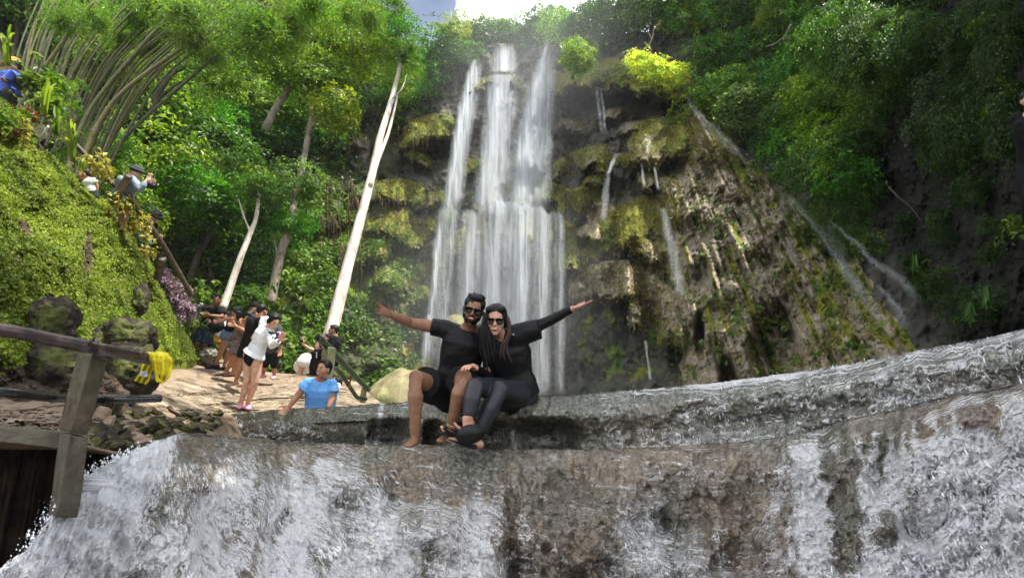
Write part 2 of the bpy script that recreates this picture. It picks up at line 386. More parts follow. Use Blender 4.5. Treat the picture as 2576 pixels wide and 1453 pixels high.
# overhanging drapes: cx, y of the crown, half width, height, how far it stands out, moss, tan, skew
DR = [
 (1075, 290, 68, 62, 1.1, .95, .5, -.25), (1010, 450, 62, 55, 1.0, 1, .5, .1), (985, 515, 75, 72, 1.3, 1, .6, .15), (1085, 540, 60, 48, 1.1, .9, .4, -.75),
 (1080, 655, 55, 50, .9, .8, .5, -.3), (960, 740, 60, 70, .6, .6, .5, 0), (1185, 560, 90, 60, .8, .8, .4, -.5), (1255, 475, 95, 95, 1.5, .55, .7, -.35), (1350, 505, 85, 100, 1.6, .7, .6, .25),
 (1425, 560, 55, 70, 1.3, .95, .4, .3), (1400, 600, 55, 60, 1.0, .8, .4, -.35), (1268, 188, 48, 26, .7, .35, .0, 0), (1190, 200, 35, 30, .8, .5, .1, -.4), (1375, 180, 35, 60, .7, .2, .6, -.5),
 (1200, 400, 35, 30, .5, .8, .5, 0), (1480, 150, 90, 60, 1.6, .8, .7, -.2), (1600, 160, 110, 60, 1.8, .8, .7, 0), (1700, 190, 50, 55, 1.2, .8, .6, 0),
 (1385, 460, 45, 38, .9, .8, .5, 0), (1460, 375, 70, 42, 1.2, .55, .6, -.3), (1575, 385, 75, 34, 1.4, .75, .6, 0), (1600, 305, 45, 22, .8, .1, .6, 0), (1690, 300, 110, 105, 1.8, .6, .9, .15), (1760, 290, 85, 110, 1.8, .8, .6, .3),
 (1460, 470, 60, 55, 1.1, .9, .5, -.2), (1520, 510, 45, 60, .9, .3, .9, .2), (1600, 500, 120, 95, 1.9, .9, .6, -.35), (1545, 655, 115, 84, 2.3, .3, 1, -.08), (1655, 705, 70, 130, 1.7, .35, 1, .35),
 (1130, 800, 70, 70, 1.2, .9, .4, 0),
 (1050, 380, 34, 26, .8, .7, .5, .3), (935, 610, 40, 36, .9, .9, .6, -.3), (1035, 585, 32, 30, .8, .9, .5, .4), (1100, 480, 26, 30, .7, .6, .4, -.2), (985, 680, 44, 40, 1.0, .5, .7, .2), (925, 800, 36, 60, .8, .5, .7, 0), (1040, 860, 40, 44, .9, .6, .5, .2), (1060, 720, 30, 34, .8, .9, .6, -.5),
 (1440, 300, 34, 26, .8, .4, .4, .3), (1500, 440, 30, 24, .8, .6, .6, 0), (1445, 640, 34, 36, .9, .7, .5, .4), (1480, 560, 30, 34, .9, .3, .8, -.4), (1660, 440, 54, 34, 1.2, .5, .8, .2), (1545, 270, 26, 20, .6, .2, .7, -.2), (1625, 600, 40, 44, 1.0, .5, .8, .4), (1010, 900, 120, 140, 2.2, .75, .8, .1),
]
def drape(px, py):
    D = np.zeros_like(px); MO = np.zeros_like(px); TA = np.zeros_like(px)
    jag = (fbm(px / 14, py / 60, 3, 3) - .5) * 44 + (fbm(px / 5, py / 30, 5, 2) - .5) * 16
    for (cx, y0, w, h, pr, mo, ta, sk) in DR:
        u = (px - cx) / w; top = y0 + sk * (px - cx) + (1 - np.sqrt(np.clip(1 - u * u, 0, 1))) * h * .55
        v = (py - top) / h
        lip = 1.0 - .25 * u * u + jag / h
        ins = (np.abs(u) < 1) & (v > 0)
        side = np.sqrt(np.clip(1 - u * u, 0, 1)) ** .7
        b = pr * side * np.clip(v, 0, 1) ** .55
        und = sst(0, .10, v - lip)                     # under the lip it cuts back sharply
        rec = -0.9 * pr * side * np.exp(-np.clip(v - lip, 0, 9) * 1.0) * und
        val = b * (1 - und) + rec
        D = np.where(ins & (und < .5), np.maximum(D, val), np.where(ins, D * (1 - side) + np.minimum(val, 0) * side, D))
        wgt = np.where(ins & (und < .5), side, 0)
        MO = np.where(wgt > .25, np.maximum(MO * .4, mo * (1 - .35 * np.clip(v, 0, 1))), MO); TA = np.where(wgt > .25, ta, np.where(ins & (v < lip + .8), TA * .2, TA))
    return D, MO, TA
# the great apron on the right: its drapery lines fan out from the notch at (1715, 230)
def apron(px, py):
    l = lerpf([(230, 1712), (300, 1738), (360, 1735), (430, 1690), (490, 1652), (540, 1640), (600, 1648), (700, 1680), (800, 1700), (960, 1720), (1100, 1760)])
    r = lerpf([(230, 1722), (300, 1790), (400, 1880), (500, 1990), (600, 2090), (700, 2180), (800, 2270), (880, 2330), (1100, 2480)])
    L, Rr = l(py) + (fbm(py / 40, 3, 1, 3) - .5) * 26, r(py) + (fbm(py / 50, 7, 1, 4) - .5) * 70; u = (px - L) / np.maximum(Rr - L, 8)
    k = sst(-.10, .14, u) * sst(1.03, .93, u) * sst(225, 300, py)
    return k, u
def cliff_bump(px, py, d):
    D, MO, TA = drape(px, py); k, u = apron(px, py)
    ang = np.arctan2(px - 1500, py + 250)
    rid = np.abs(fbm(ang * 46, py / 220, 1, 4) - .5) * 2
    rid2 = np.abs(fbm(ang * 120, py / 90, 8, 3) - .5) * 2
    ap = k * (.55 + 1.3 * np.clip(np.sin(np.clip(u, 0, 1) * math.pi), 0, 1) + 1.15 * (rid - .3) + .5 * (rid2 - .3))
    # two dark hollows at the foot of the apron
    for (hx, hy, hw, hh) in ((1955, 880, 62, 115), (1835, 965, 26, 60), (1700, 900, 24, 60), (2130, 640, 45, 22), (2080, 560, 40, 18), (1760, 840, 12, 50)):
        q = ((px - hx) / hw) ** 2 + ((py - hy) / hh) ** 2
        ap = ap - 3.4 * np.exp(-q * q) * k
    vs = (fbm(px / 26, py / 70, 2, 5) - .5)
    lump = (fbm(px / 60, py / 60, 4, 5, .55) - .5)
    cr = (fbm(px / 9, py / 12, 6, 3) - .5)
    s = d / 20
    cave = np.exp(-(((px - 1560) / 135) ** 2) ** 2 - (((py - 860) / 110) ** 2) ** 2) * (D <= 0)
    return s * (D * (1 - k) - 1.6 * cave + ap + vs * 1.2 + lump * 1.8 + cr * .35)
def cliff_attr(px, py, V):
    D, MO, TA = drape(px, py); k, u = apron(px, py)
    n1 = fbm(px / 50, py / 50, 9, 4)
    mo = np.maximum(MO, .25 * sst(.5, .7, n1)); ta = TA
    ang = np.arctan2(px - 1500, py + 250)
    streak = fbm(ang * 60, py / 200, 14, 3)
    ta = np.where(k > .4, .95 - .35 * sst(.5, .7, n1), ta)
    mo = np.where(k > .4, .62 * sst(.56, .68, streak) + .5 * sst(.52, .66, n1) * sst(.55, .9, u) * sst(300, 420, py), mo)
    # left flank of the falls is brown-green; right wall is nearly bare wet rock with its shade painted in
    ta = np.maximum(ta, .5 * sst(1090, 980, px) * sst(.4, .6, n1)); mo = np.maximum(mo, .62 * sst(1120, 1000, px) * sst(.35, .55, n1) * sst(560, 640, py))
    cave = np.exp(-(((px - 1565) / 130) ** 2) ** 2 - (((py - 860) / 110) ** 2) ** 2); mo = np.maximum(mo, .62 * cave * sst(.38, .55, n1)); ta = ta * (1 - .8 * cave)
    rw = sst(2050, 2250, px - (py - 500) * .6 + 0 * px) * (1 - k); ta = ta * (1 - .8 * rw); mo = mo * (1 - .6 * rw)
    return {'moss': mo, 'tan': ta, 'black': np.clip(rw + 0 * px, 0, 1) * (.85 + .3 * (n1 - .5))}  # last mask: where the right wall's shade is painted
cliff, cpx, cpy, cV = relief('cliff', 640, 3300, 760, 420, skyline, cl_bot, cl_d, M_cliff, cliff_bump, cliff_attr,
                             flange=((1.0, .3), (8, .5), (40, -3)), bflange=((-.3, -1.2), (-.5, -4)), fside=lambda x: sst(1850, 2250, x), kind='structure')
# ================================================================ left hillside under the forest
hl_d = tps([(1100, 150, 31), (940, 300, 27), (900, 820, 18.5), (700, 700, 20), (500, 500, 20), (500, 200, 25), (300, 300, 18), (0, 300, 14), (-400, 300, 10), (-400, -500, 16),
            (300, -300, 26), (900, 0, 34), (600, 800, 17), (-400, 800, 9), (400, 900, 14), (930, 600, 23)])
hl_top = lerpf([(-500, -500), (200, -250), (390, -60), (440, 30), (500, -60), (760, 0), (880, 90), (930, 175), (960, 90), (1100, 150)])
hl_bot = lerpf([(-500, 950), (600, 960), (900, 990), (1100, 1000)])
M_hill = plain('hillside_soil', (.045, .05, .022), 0.95, 0.6, 1.3, 0.8, 0.2)
hill, hpx, hpy, hV = relief('hillside', -500, 1000, 200, 150, hl_top, hl_bot, hl_d, M_hill,
                            lambda px, py, d: (fbm(px / 70, py / 70, 1, 4) - .5) * 3 * d / 20, flange=((2, .5), (30, 2)), bflange=((-.3, -1.5), (-.5, -5)), kind='structure')
# ================================================================ mossy bank on the left
mb_d = tps([(0, 900, 5.2), (150, 980, 5.2), (330, 980, 6.2), (0, 300, 8.2), (0, 600, 6.2), (200, 460, 9.6), (330, 600, 10), (400, 740, 10.6), (440, 810, 11.2), (480, 870, 12), (250, 800, 7.4), (100, 700, 6.3),
            (-300, 300, 6), (-300, 900, 4), (400, 860, 9.5), (300, 950, 6.4), (430, 900, 10.8)])
mb_top = lerpf([(-300, 60), (-120, 180), (0, 235), (30, 262), (80, 330), (130, 400), (180, 440), (200, 462), (265, 510), (330, 592), (375, 665), (405, 740), (440, 800), (470, 850), (480, 870), (500, 895)])
mb_bot = lerpf([(-300, 1005), (0, 1005), (250, 1010), (330, 985), (390, 940), (430, 905), (500, 905)])
def mb_bump(px, py, d):
    s = d / 7
    b = (fbm(px / 90, py / 110, 2, 4) - .5) * .9 + (fbm(px / 18, py / 18, 6, 4, .6) - .5) * .34 + (fbm(px / 5, py / 5, 16, 2, .6) - .5) * .12
    # dark gullies and hollows
    for (hx, hy, hw, hh, a) in ((45, 640, 30, 40, .35), (60, 560, 40, 55, .25), (210, 640, 28, 90, .22), (350, 740, 22, 42, .4), (120, 920, 50, 45, .5), (300, 690, 30, 20, .15)):
        b = b - a * np.exp(-((px - hx) / hw) ** 2 - ((py - hy) / hh) ** 2)
    edge = sst(0, 40, py - mb_top(px)); 
    return s * b * (0.35 + .65 * edge) - (1 - edge) * .5
def mb_attr(px, py, V):
    b = .05 + .9 * sst(870, 930, py + (fbm(px / 20, py / 20, 31, 3) - .5) * 120) * sst(460, 400, px)
    for (hx, hy, hw, hh) in ((45, 645, 22, 30), (215, 640, 26, 80), (352, 742, 20, 42), (60, 570, 30, 30), (130, 360, 60, 40), (90, 300, 40, 40)):
        b = np.maximum(b, .8 * np.exp(-((px - hx) / hw) ** 2 - ((py - hy) / hh) ** 2))
    return {'bare': b}
bank, bpx, bpy_, bV = relief('mossy_bank', -300, 500, 420, 360, mb_top, mb_bot, mb_d, M_moss, mb_bump, mb_attr, flange=((.3, -.05), (1.5, -1.2)), bflange=((.0, -.4), (.0, -2)), kind='structure')
# ================================================================ sandy limestone path
pt_d = tps([(0, 1060, 4.0), (200, 1085, 4.4), (-300, 1060, 3.6), (-300, 990, 4.6), (0, 995, 4.9), (250, 1005, 6.0), (420, 1085, 5.9), (560, 1055, 8.0), (420, 1000, 7.6), (600, 1032, 9.4), (850, 1024, 8.9), (450, 900, 12.6),
            (505, 905, 13.1), (690, 950, 12.7), (850, 960, 12.3), (930, 1010, 10.5), (420, 880, 12.6), (560, 950, 11.6), (250, 1110, 4.9), (350, 1140, 4.9), (600, 985, 10.8), (480, 868, 13.6)])
pt_top = lerpf([(-300, 975), (0, 985), (250, 992), (330, 962), (390, 905), (440, 862), (480, 862), (520, 880), (600, 916), (650, 932), (700, 938), (850, 947), (900, 960), (940, 1000), (1000, 1040)])
pt_bot = lerpf([(-300, 1078), (0, 1085), (140, 1100), (220, 1135), (340, 1135), (430, 1105), (470, 1095), (560, 1075), (600, 1055), (1000, 1060)])
def pt_bump(px, py, d):
    st = fbm(px / 150, (py + px * .05) / 20, 3, 3, .5)
    low = sst(1010, 1060, py) * sst(560, 480, px)
    terr = (np.abs((st * 7) % 1 - .5) * 2)
    b = .16 * (st - .5) + .05 * terr * sst(930, 980, py) + .06 * (fbm(px / 14, py / 8, 9, 4) - .5)
    rub = (1 - np.abs(fbm(px / 14, py / 10, 7, 3) - .5) * 4) * .22 * low
    return (b * 1.9 * (d / 9) ** 1 + rub * .35) * sst(0, 12, pt_bot(px) - py)
def pt_attr(px, py, V):
    st = fbm(px / 160, (py + px * .05) / 13, 3, 4, .55)
    s = sst(905, 1000, py + (fbm(px / 40, py / 30, 2, 3) - .5) * 110) * .8 * sst(250, 450, px) + .5 * sst(1035, 1060, py)
    return {'stone': s + (st - .5) * .8, 'wet': np.clip(sst(1030, 1060, py) * sst(240, 330, px), 0, 1)}
path, ppx, ppy, pV = relief('path', -300, 1000, 640, 200, pt_top, pt_bot, pt_d, M_path, pt_bump, pt_attr, flange=((.4, -.1), (2, -1)), bflange=((.8, -.12),), kind='structure')

# ================================================================ pool rim the couple sits on
rim_top = lerpf([(540, 1052), (590, 1042), (620, 1038), (700, 1032), (850, 1024), (1000, 1014), (1150, 1003), (1350, 1000), (1430, 996), (1500, 990), (1650, 978), (1800, 964), (1950, 945), (2070, 930), (2200, 906), (2300, 885), (2380, 870), (2450, 858), (2520, 843), (2576, 829), (2800, 790)])
_rt = rim_top; rim_top = lambda x: _rt(x) + (fbm(np.asarray(x, float) / 30, 2.5, 1, 4, .6) - .5) * 7 * sst(560, 700, np.asarray(x, float))
rim_d0 = lerpf([(540, 9.0), (700, 7.7), (850, 6.8), (1000, 5.9), (1150, 5.1), (1350, 4.85), (1500, 4.7), (1800, 4.1), (2070, 3.55), (2300, 3.1), (2576, 2.7), (2800, 2.4)])
ter_top = lerpf([(-200, 1560), (0, 1432), (60, 1392), (100, 1340), (150, 1275), (200, 1215), (240, 1185), (300, 1152), (345, 1130), (400, 1108), (440, 1096), (470, 1091), (520, 1094), (560, 1098), (700, 1111), (900, 1118), (1100, 1121), (1300, 1131), (1450, 1130), (1550, 1128), (1700, 1124), (1800, 1118), (1900, 1108), (2000, 1094), (2080, 1078), (2130, 1058), (2180, 1046), (2250, 1032), (2320, 1022), (2380, 1002), (2420, 990), (2480, 985), (2576, 966), (2800, 925)])
_tt = ter_top; ter_top = lambda x: _tt(x) + (fbm(np.asarray(x, float) / 26, 7.5, 1, 4, .6) - .5) * 9
ter_d0 = lerpf([(-200, 3.1), (0, 3.3), (60, 3.4), (200, 3.9), (300, 4.35), (400, 4.8), (470, 5.15), (560, 5.5), (700, 5.7), (900, 5.3), (1100, 4.7), (1300, 4.35), (1550, 4.2), (1800, 3.75), (2000, 3.35), (2180, 3.0), (2380, 2.75), (2576, 2.4), (2800, 2.15)])
def rim_prof(px, py):
    t = np.clip((py - rim_top(px)) / 110, 0, 1.4); s = rim_d0(px) / 4.85
    bulge = np.sin(np.clip(t * 2.2, 0, 1) * math.pi / 2) * .16 - .10 * sst(.5, 1.0, t)
    gap = np.zeros_like(px)       # hollows under the lip, left and right of the couple's feet
    for (hx, hy, hw, hh, a) in ((975, 1085, 42, 26, .34), (1375, 1100, 70, 40, .32), (1090, 1095, 22, 35, .3), (1210, 1100, 60, 40, .3)):
        gap += a * np.exp(-(((px - hx) / hw) ** 2) ** 2 - (((py - hy) / hh) ** 2) ** 2)
    return s * (bulge - gap)
def rim_bump(px, py, d):
    return rim_prof(px, py) + (fbm(px / 55, py / 40, 3, 4) - .5) * .13 + (fbm(px / 12, py / 16, 8, 4, .6) - .5) * .045
def rim_face_d(px, py): return rim_d0(px) - .1 * (py - rim_top(px)) / 110
rim_bot = lambda x: ter_top(x) + 24
rim, rpx, rpy, rV = relief('rock_rim', 540, 2800, 900, 90, rim_top, rim_bot, rim_face_d, M_rimr, rim_bump, flange=((.25, .006), (.9, -.02), (1.6, -.4)), kind='structure')
# ================================================================ lower terrace
def ter_d(px, py):
    t = (py - ter_top(px)) / 330
    d0 = ter_d0(px); dn = lerpf([(-200, .95), (60, .96), (300, .85), (470, .66), (700, .62), (1000, .74), (1300, .80), (1800, .82), (2576, .84), (2800, .84)])(px)
    return d0 * (1 - (1 - dn) * np.clip(t, 0, 2) ** .8)
def ter_bump(px, py, d):
    t = np.clip((py - ter_top(px)) / 120, 0, 1)
    b = (fbm(px / 130, py / 150, 12, 3) - .5) * .62 + (fbm(px / 34, py / 60, 5, 4, .55) - .5) * .20 + (fbm(px / 8, py / 12, 8, 3, .6) - .5) * .085
    b = b - .16 * np.exp(-(((px - 1290) / 26) ** 2)) * sst(1200, 1300, py) - .2 * np.exp(-(((px - 690) / 40) ** 2)) * sst(1300, 1400, py)
    for (hx, hy, hw, hh, a) in ((2450, 1050, 62, 50, .20), (1295, 1185, 18, 22, .06), (2085, 1180, 40, 40, .10), (2235, 1330, 40, 60, .12), (2110, 1290, 40, 70, .10), (1700, 1400, 70, 60, .1), (1100, 1330, 60, 50, .1)):
        b = b + a * np.exp(-((px - hx) / hw) ** 2 - ((py - hy) / hh) ** 2)
    return b * np.maximum(.20 + .80 * t, .55 * sst(620, 520, px)) * d / 4
ter_bot = lambda x: np.full_like(np.asarray(x, float), 1640.0)
terr, tpx, tpy, tV = relief('rock_terrace', -200, 2800, 900, 260, ter_top, ter_bot, ter_d, M_wet, ter_bump, flange=((.08, .0), (1.1, -.02), (2.4, -.1)), kind='structure', vpow=1.15)
# ================================================================ water running over rim and terrace
fan = lerpf([(-200, .9), (60, .85), (300, .62), (470, .42), (700, .18), (900, .06), (1100, .0), (1500, .0), (1800, -.04), (2100, -.12), (2400, -.12), (2800, -.12)])
WS = {}
def water_sheet(name, px0, px1, nu, nv, top, bot, dfun, bmp, lift, mat, foamf, vpow=1.0):
    px = np.linspace(px0, px1, nu)[None].repeat(nv, 0); t = (np.linspace(0, 1, nv) ** vpow)[:, None]
    T = top(px[0])[None]; B = bot(px[0])[None]; py = T + (B - T) * t - 2.5 * (1 - t) ** 6
    d = dfun(px, py); d = d - bmp(px, py, d)
    U = px * d / F; W = (py - T) * d / F * 1.3
    U = U + fan(px) * W * .75
    # smoothed flow: the film bridges the small pits of the rock
    fo = foamf(px, py); fz = 1 + 2.2 * sst(.6, 1.1, fo)
    rip = (fbm(U * 14, W * 5, 2, 4, .6) - .5) * .05 * fz + (fbm(U * 45, W * 16, 7, 2, .6) - .5) * .018 * fz
    d = d - lift * (1 + 2.2 * sst(560, 480, px)) - rip; WS[name] = (px, py, d, fo)
    V = PA(px, py, d)
    back = V[:1].copy(); back[..., 1] += .35; back[..., 2] -= .03; back2 = V[:1].copy(); back2[..., 1] += 1.0; back2[..., 2] -= .2
    VV = np.concatenate([back2, back, V], 0)
    me = mesh_np(name, VV.reshape(-1, 3), grid_faces(nv + 2, nu))
    set_uv(me, np.concatenate([U[:1], U[:1], U]), np.concatenate([W[:1] - 1, W[:1] - .35, W])); attr(me, 'foam', np.concatenate([fo[:1] * .6, fo[:1] * .8, fo]))
    return link(name, me, mat, kind='structure')
def ter_foam(px, py):
    f = np.full_like(px, .40)
    w = px + fan(px) * (py - ter_top(px)) * .95
    # white chute at the far left
    f += .90 * sst(490, 380, px + (py - 1090) * 1.15 * .9 - (py - 1090) * .55) 
    for (c, wd, a, y0) in ((790, 90, .26, 1150), (620, 70, .16, 1180), (1010, 120, .22, 1260), (1210, 60, .18, 1240), (1620, 90, .16, 1300), (960, 35, .12, 1160), (2020, 60, .40, 1130), (2220, 70, .34, 1180), (2330, 60, .42, 1100), (2480, 80, .34, 1130), (2150, 36, .22, 1200), (2560, 60, .4, 1000), (2400, 60, .25, 1020)):
        f += a * np.exp(-((w - c) / wd) ** 2) * sst(y0 - 60, y0 + 70, py)
    for (c, wd, a) in ((1480, 110, .14), (1290, 22, .2), (1370, 40, .10), (700, 26, .12), (1780, 60, .06)):
        f -= a * np.exp(-((w - c) / wd) ** 2)
    for (hx, hy, hw, hh, a) in ((2450, 1050, 50, 34, .35), (2085, 1180, 34, 34, .5), (2120, 1290, 40, 80, .45), (2235, 1340, 32, 60, .55), (2110, 1400, 50, 60, .3), (1900, 1330, 60, 80, .14), (480, 1130, 26, 30, .3), (2330, 1095, 30, 14, .3)):
        f -= a * np.exp(-(((px - hx) / hw) ** 2 + ((py - hy) / hh) ** 2) ** 1.5)
    rgt = sst(1850, 2100, px); lft = sst(1000, 700, px)
    sd = 1 - np.abs(fbm(w / 44 + (fbm(px / 70, py / 90, 3, 3) - .5) * 2.2, py / 260, 21, 3) - .5) * 6
    f += (.20 * rgt + .12 * lft + .07) * np.clip(sd, -1.2, 1) * sst(0, 60, py - ter_top(px))
    f += (fbm(w / 60, py / 130, 4, 4) - .5) * .30 + .02 + .10 * sst(1150, 1450, py) - .05
    return f
M_casc = mat_water('cascading_water', 38, 9, .475, .64, smax=.80, bd=.012)
water_sheet('cascade_water', -200, 2800, 1000, 330, ter_top, ter_bot, ter_d, ter_bump, .045, M_casc, ter_foam, 1.15)
def rim_foam_shine(px, py):
    f = np.full_like(px, .34) + (fbm(px / 22, py / 60, 6, 3) - .5) * .35
    f += .12 * sst(20, 3, py - rim_top(px)) * sst(1380, 1500, px) + .1 * sst(1450, 1800, px) + .18 * sst(1500, 1700, px) * sst(1060, 1100, py)
    f += .16 * sst(1000, 700, px) * sst(1050, 1090, py)
    f += .3 * np.exp(-((px - 960 + (py - 1020) * .15) / 7) ** 2) + .35 * sst(1700, 1800, px) * sst(2150, 2080, px) * sst(10, 0, py - rim_top(px)) + .12 * sst(1900, 2300, px)  # raised along the right rim top to paint its sunlit highlight
    f -= .5 * np.exp(-((px - 1390) / 60) ** 2) + .3 * np.exp(-((px - 1130) / 60) ** 2)
    return f
M_film = mat_water('film_of_water', 30, 6, .46, .74, smax=.6, bd=.01)
water_sheet('rim_water', 560, 2800, 800, 80, rim_top, rim_bot, rim_face_d, rim_bump, .018, M_film, rim_foam_shine)
M_pool = NT('pool_water'); M_pool.base((.10, .12, .10)); M_pool.rough(.08); M_pool.bump(M_pool.noise(M_pool.coord(), 3, 4), .3, .03); M_pool = M_pool.m
me = mesh_np('pool_water', [(-5.5, 9.2, .40), (-1.0, 5.6, .30), (2.2, 4.2, .30), (9, 3.2, .30), (12, 24, .30), (-8, 22, .40)], [(0, 1, 2, 5)] , False)
me2 = pymesh('pool_water', ([(-3.6, 8.6, .20), (-.9, 5.5, .20), (.9, 5.1, .20), (2.0, 4.4, .20), (3.4, 3.6, .20), (9, 3.4, .20), (12, 24, .20), (-6, 24, .20), (-5, 12, .2)], [(0, 1, 2, 3, 4, 5, 6, 7, 8)]))
link('pool_water', me2, M_pool, kind='structure')
# mud wall in the dark under the concrete walkway
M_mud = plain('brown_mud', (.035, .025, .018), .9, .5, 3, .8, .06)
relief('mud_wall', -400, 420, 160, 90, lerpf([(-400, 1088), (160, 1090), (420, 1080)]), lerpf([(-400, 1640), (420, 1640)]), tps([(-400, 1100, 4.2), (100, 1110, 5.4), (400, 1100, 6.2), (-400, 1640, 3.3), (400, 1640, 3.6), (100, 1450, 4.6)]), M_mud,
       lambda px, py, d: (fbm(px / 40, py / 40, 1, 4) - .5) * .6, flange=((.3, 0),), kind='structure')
# ================================================================ foliage
M_leaf = leafmat('broad_leaf', (.03, .07, .012), (.075, .165, .02), (.26, .37, .035), .36)
M_bambooleaf = leafmat('bamboo_leaf', (.03, .07, .012), (.07, .14, .02), (.17, .22, .03), .5)
M_creep = leafmat('creeper_leaf', (.03, .07, .012), (.09, .17, .02), (.22, .28, .035), .35)
M_mossleaf = leafmat('moss_frond', (.055, .085, .010), (.165, .22, .02), (.34, .40, .042), .3, .7)
M_tuft = leafmat('dry_fern_tuft', (.10, .08, .03), (.22, .19, .06), (.34, .32, .08), .3, .8)
M_purple = leafmat('purple_leaf', (.05, .02, .045), (.22, .13, .20), (.50, .38, .46), .25)
def bark(name, lo, hi, sc_=6):
    n = NT(name); v = n.coord((1, 1, .25)); f = n.noise(v, sc_, 7, .65); g = n.noise(n.coord(), 2.2, 3)
    c = n.ramp(f, [(.3, lo), (.68, hi)]); c = n.mix(n.ramp(g, [(.5, 0.0), (.68, .6)]), c, tuple(x * .5 for x in lo))
    n.base(c); n.rough(.85); n.bump(f, .6, .04); return n.m
M_white = bark('pale_bark', (.42, .35, .29), (.85, .78, .70)); M_grey = bark('grey_bark', (.10, .08, .06), (.36, .31, .26)); M_brown = bark('brown_bark', (.035, .028, .02), (.13, .10, .07))

def crown_mesh(name, nclump, per, L, W, shell=.55, flat=.8, spread=.16, droop=.15, fold=.18, mat=None, hole=.35, upb=.8, seed=1):
    global rng
    keep = rng; rng = np.random.default_rng(seed)
    # lobes give the crown an uneven outline
    K = nclump * 3
    dirs = rng.normal(size=(K, 3)); dirs /= np.linalg.norm(dirs, axis=1, keepdims=True)
    lob = rng.normal(size=(9, 3)); lob /= np.linalg.norm(lob, axis=1, keepdims=True); la = rng.uniform(.2, .8, 9)
    rad = .48 + (np.clip(dirs @ lob.T - .45, 0, 1) * la * 2.2).sum(1)
    r = rad * (shell + (1 - shell) * rng.random(K)) ; c = dirs * r[:, None]; c[:, 2] *= flat
    hn = vn(c[:, 0] * 2.6 + seed, c[:, 1] * 2.6, c[:, 2] * 2.6); c = c[hn > hole][:nclump]; K = len(c)
    cl = rng.random(K)
    # each clump is a flat spray of leaves on one twig, tilted its own way
    cn = rng.normal(size=(K, 3)) * .35 + c * .6 + np.array([0, 0, upb]); cn /= np.linalg.norm(cn, axis=1, keepdims=True)
    tw = rng.normal(size=(K, per, 3)) * spread * rng.uniform(.6, 1.3, (K, 1, 1)); tw -= cn[:, None] * (tw * cn[:, None]).sum(-1, keepdims=True) * .82
    tw[..., 2] -= (tw ** 2).sum(-1) * 1.2
    pts = (c[:, None] + tw).reshape(-1, 3)
    N = rng.normal(size=pts.shape) * .38 + np.repeat(cn, per, 0)
    s = rng.uniform(.65, 1.25, len(pts))
    V, Fq = leaves_np(pts, N, L * s, W * s, fold, droop)
    me = mesh_np(name, V, Fq, False); attr(me, 'rnd', rng.random(len(pts)), 'FACE'); attr(me, 'clump', np.repeat(cl, per), 'FACE')
    me.materials.append(mat or M_leaf); rng = keep; return me
CR = {
 'a': crown_mesh('crown_mesh', 210, 24, .12, .060, seed=11),
 'b': crown_mesh('crown_mesh', 200, 26, .10, .05, shell=.4, flat=.95, spread=.13, seed=12),
 'c': crown_mesh('crown_mesh', 150, 26, .15, .075, flat=.7, spread=.18, hole=.42, seed=13),
 'fine': crown_mesh('crown_mesh', 300, 24, .10, .045, spread=.12, shell=.3, hole=.4, flat=1.0, seed=14),
 'sparse': crown_mesh('crown_mesh', 240, 18, .07, .03, spread=.11, shell=.15, hole=.5, flat=1.1, seed=15),
 'bush': crown_mesh('bush_mesh', 120, 18, .17, .09, spread=.16, shell=.35, hole=.3, seed=16),
 'bam': crown_mesh('bamboo_mesh', 230, 18, .17, .034, spread=.16, shell=.15, flat=.7, droop=.7, hole=.4, upb=.3, mat=M_bambooleaf, seed=17),
 'far': crown_mesh('crown_mesh', 300, 26, .08, .045, spread=.11, seed=18),
}
CRP = crown_mesh('purple_mesh', 70, 12, .34, .12, spread=.2, shell=.3, hole=.25, mat=M_purple, seed=21)
def crown(parent, kind, loc, r, col=(1, 1, 1), sz=1.0, me=None, name='crown'):
    o = bpy.data.objects.new(name, me or CR[kind]); COL.objects.link(o)
    o.location = Vector(loc) - parent.location; o.scale = (r, r, r * sz); o.rotation_euler = (random.uniform(-.2, .2), random.uniform(-.2, .2), random.uniform(0, 6.28))
    o.color = (*col, 1); o.parent = parent; return o
def trunkpart(parent, lines, mat, name='trunk', seg=8):
    """lines: [(pts, r0, r1)]"""
    parts = []
    for pts, r0, r1 in lines:
        p = catmull(pts, 5); n = len(p); parts.append(tube(p, [r0 + (r1 - r0) * i / (n - 1) for i in range(n)], seg, wob=.12))
    VF = join(parts); me = pymesh(name, ([Vector(v) - parent.location for v in VF[0]], VF[1])); return link_local(name, me, mat, parent)
def link_local(name, me, mat, parent, **kw):
    o = bpy.data.objects.new(name, me)
    if mat is not None and not me.materials: me.materials.append(mat)
    COL.objects.link(o); o.parent = parent
    for k, v in kw.items(): o[k] = v
    return o
def simple_tree(name, px, py, d, rpx, kind, col, label, cat='tree', group=None, sz=1.0, trunk=True, drop=3.0, mat=None):
    r = rpx * d / F; c = P(px, py, d); base = c + Vector((random.uniform(-.4, .4), .8, -drop * r))
    t = thing(name, base, label, cat, group)
    crown(t, kind, c, r, col, sz)
    if trunk:
        lines = [([base, base * .5 + c * .5 + Vector((random.uniform(-.3, .3) * r, 0, 0)), c], .09 * r, .04 * r)]
        for k in range(4):
            a = random.uniform(0, 6.28); e = c + Vector((math.cos(a), math.sin(a), random.uniform(.0, .6))) * r * .6
            m = c - Vector((0, 0, r * .5)); lines.append(([m, (m + e) / 2 + Vector((0, 0, -.05 * r)), e], .035 * r, .012 * r))
        trunkpart(t, lines, mat or M_brown, seg=5)
    return t
def jit(c, a=.18):
    k = 1 + random.uniform(-a, a); return (c[0] * k * (1 + random.uniform(-a, a) * .7), c[1] * k, c[2] * k * (1 + random.uniform(-a, a)))
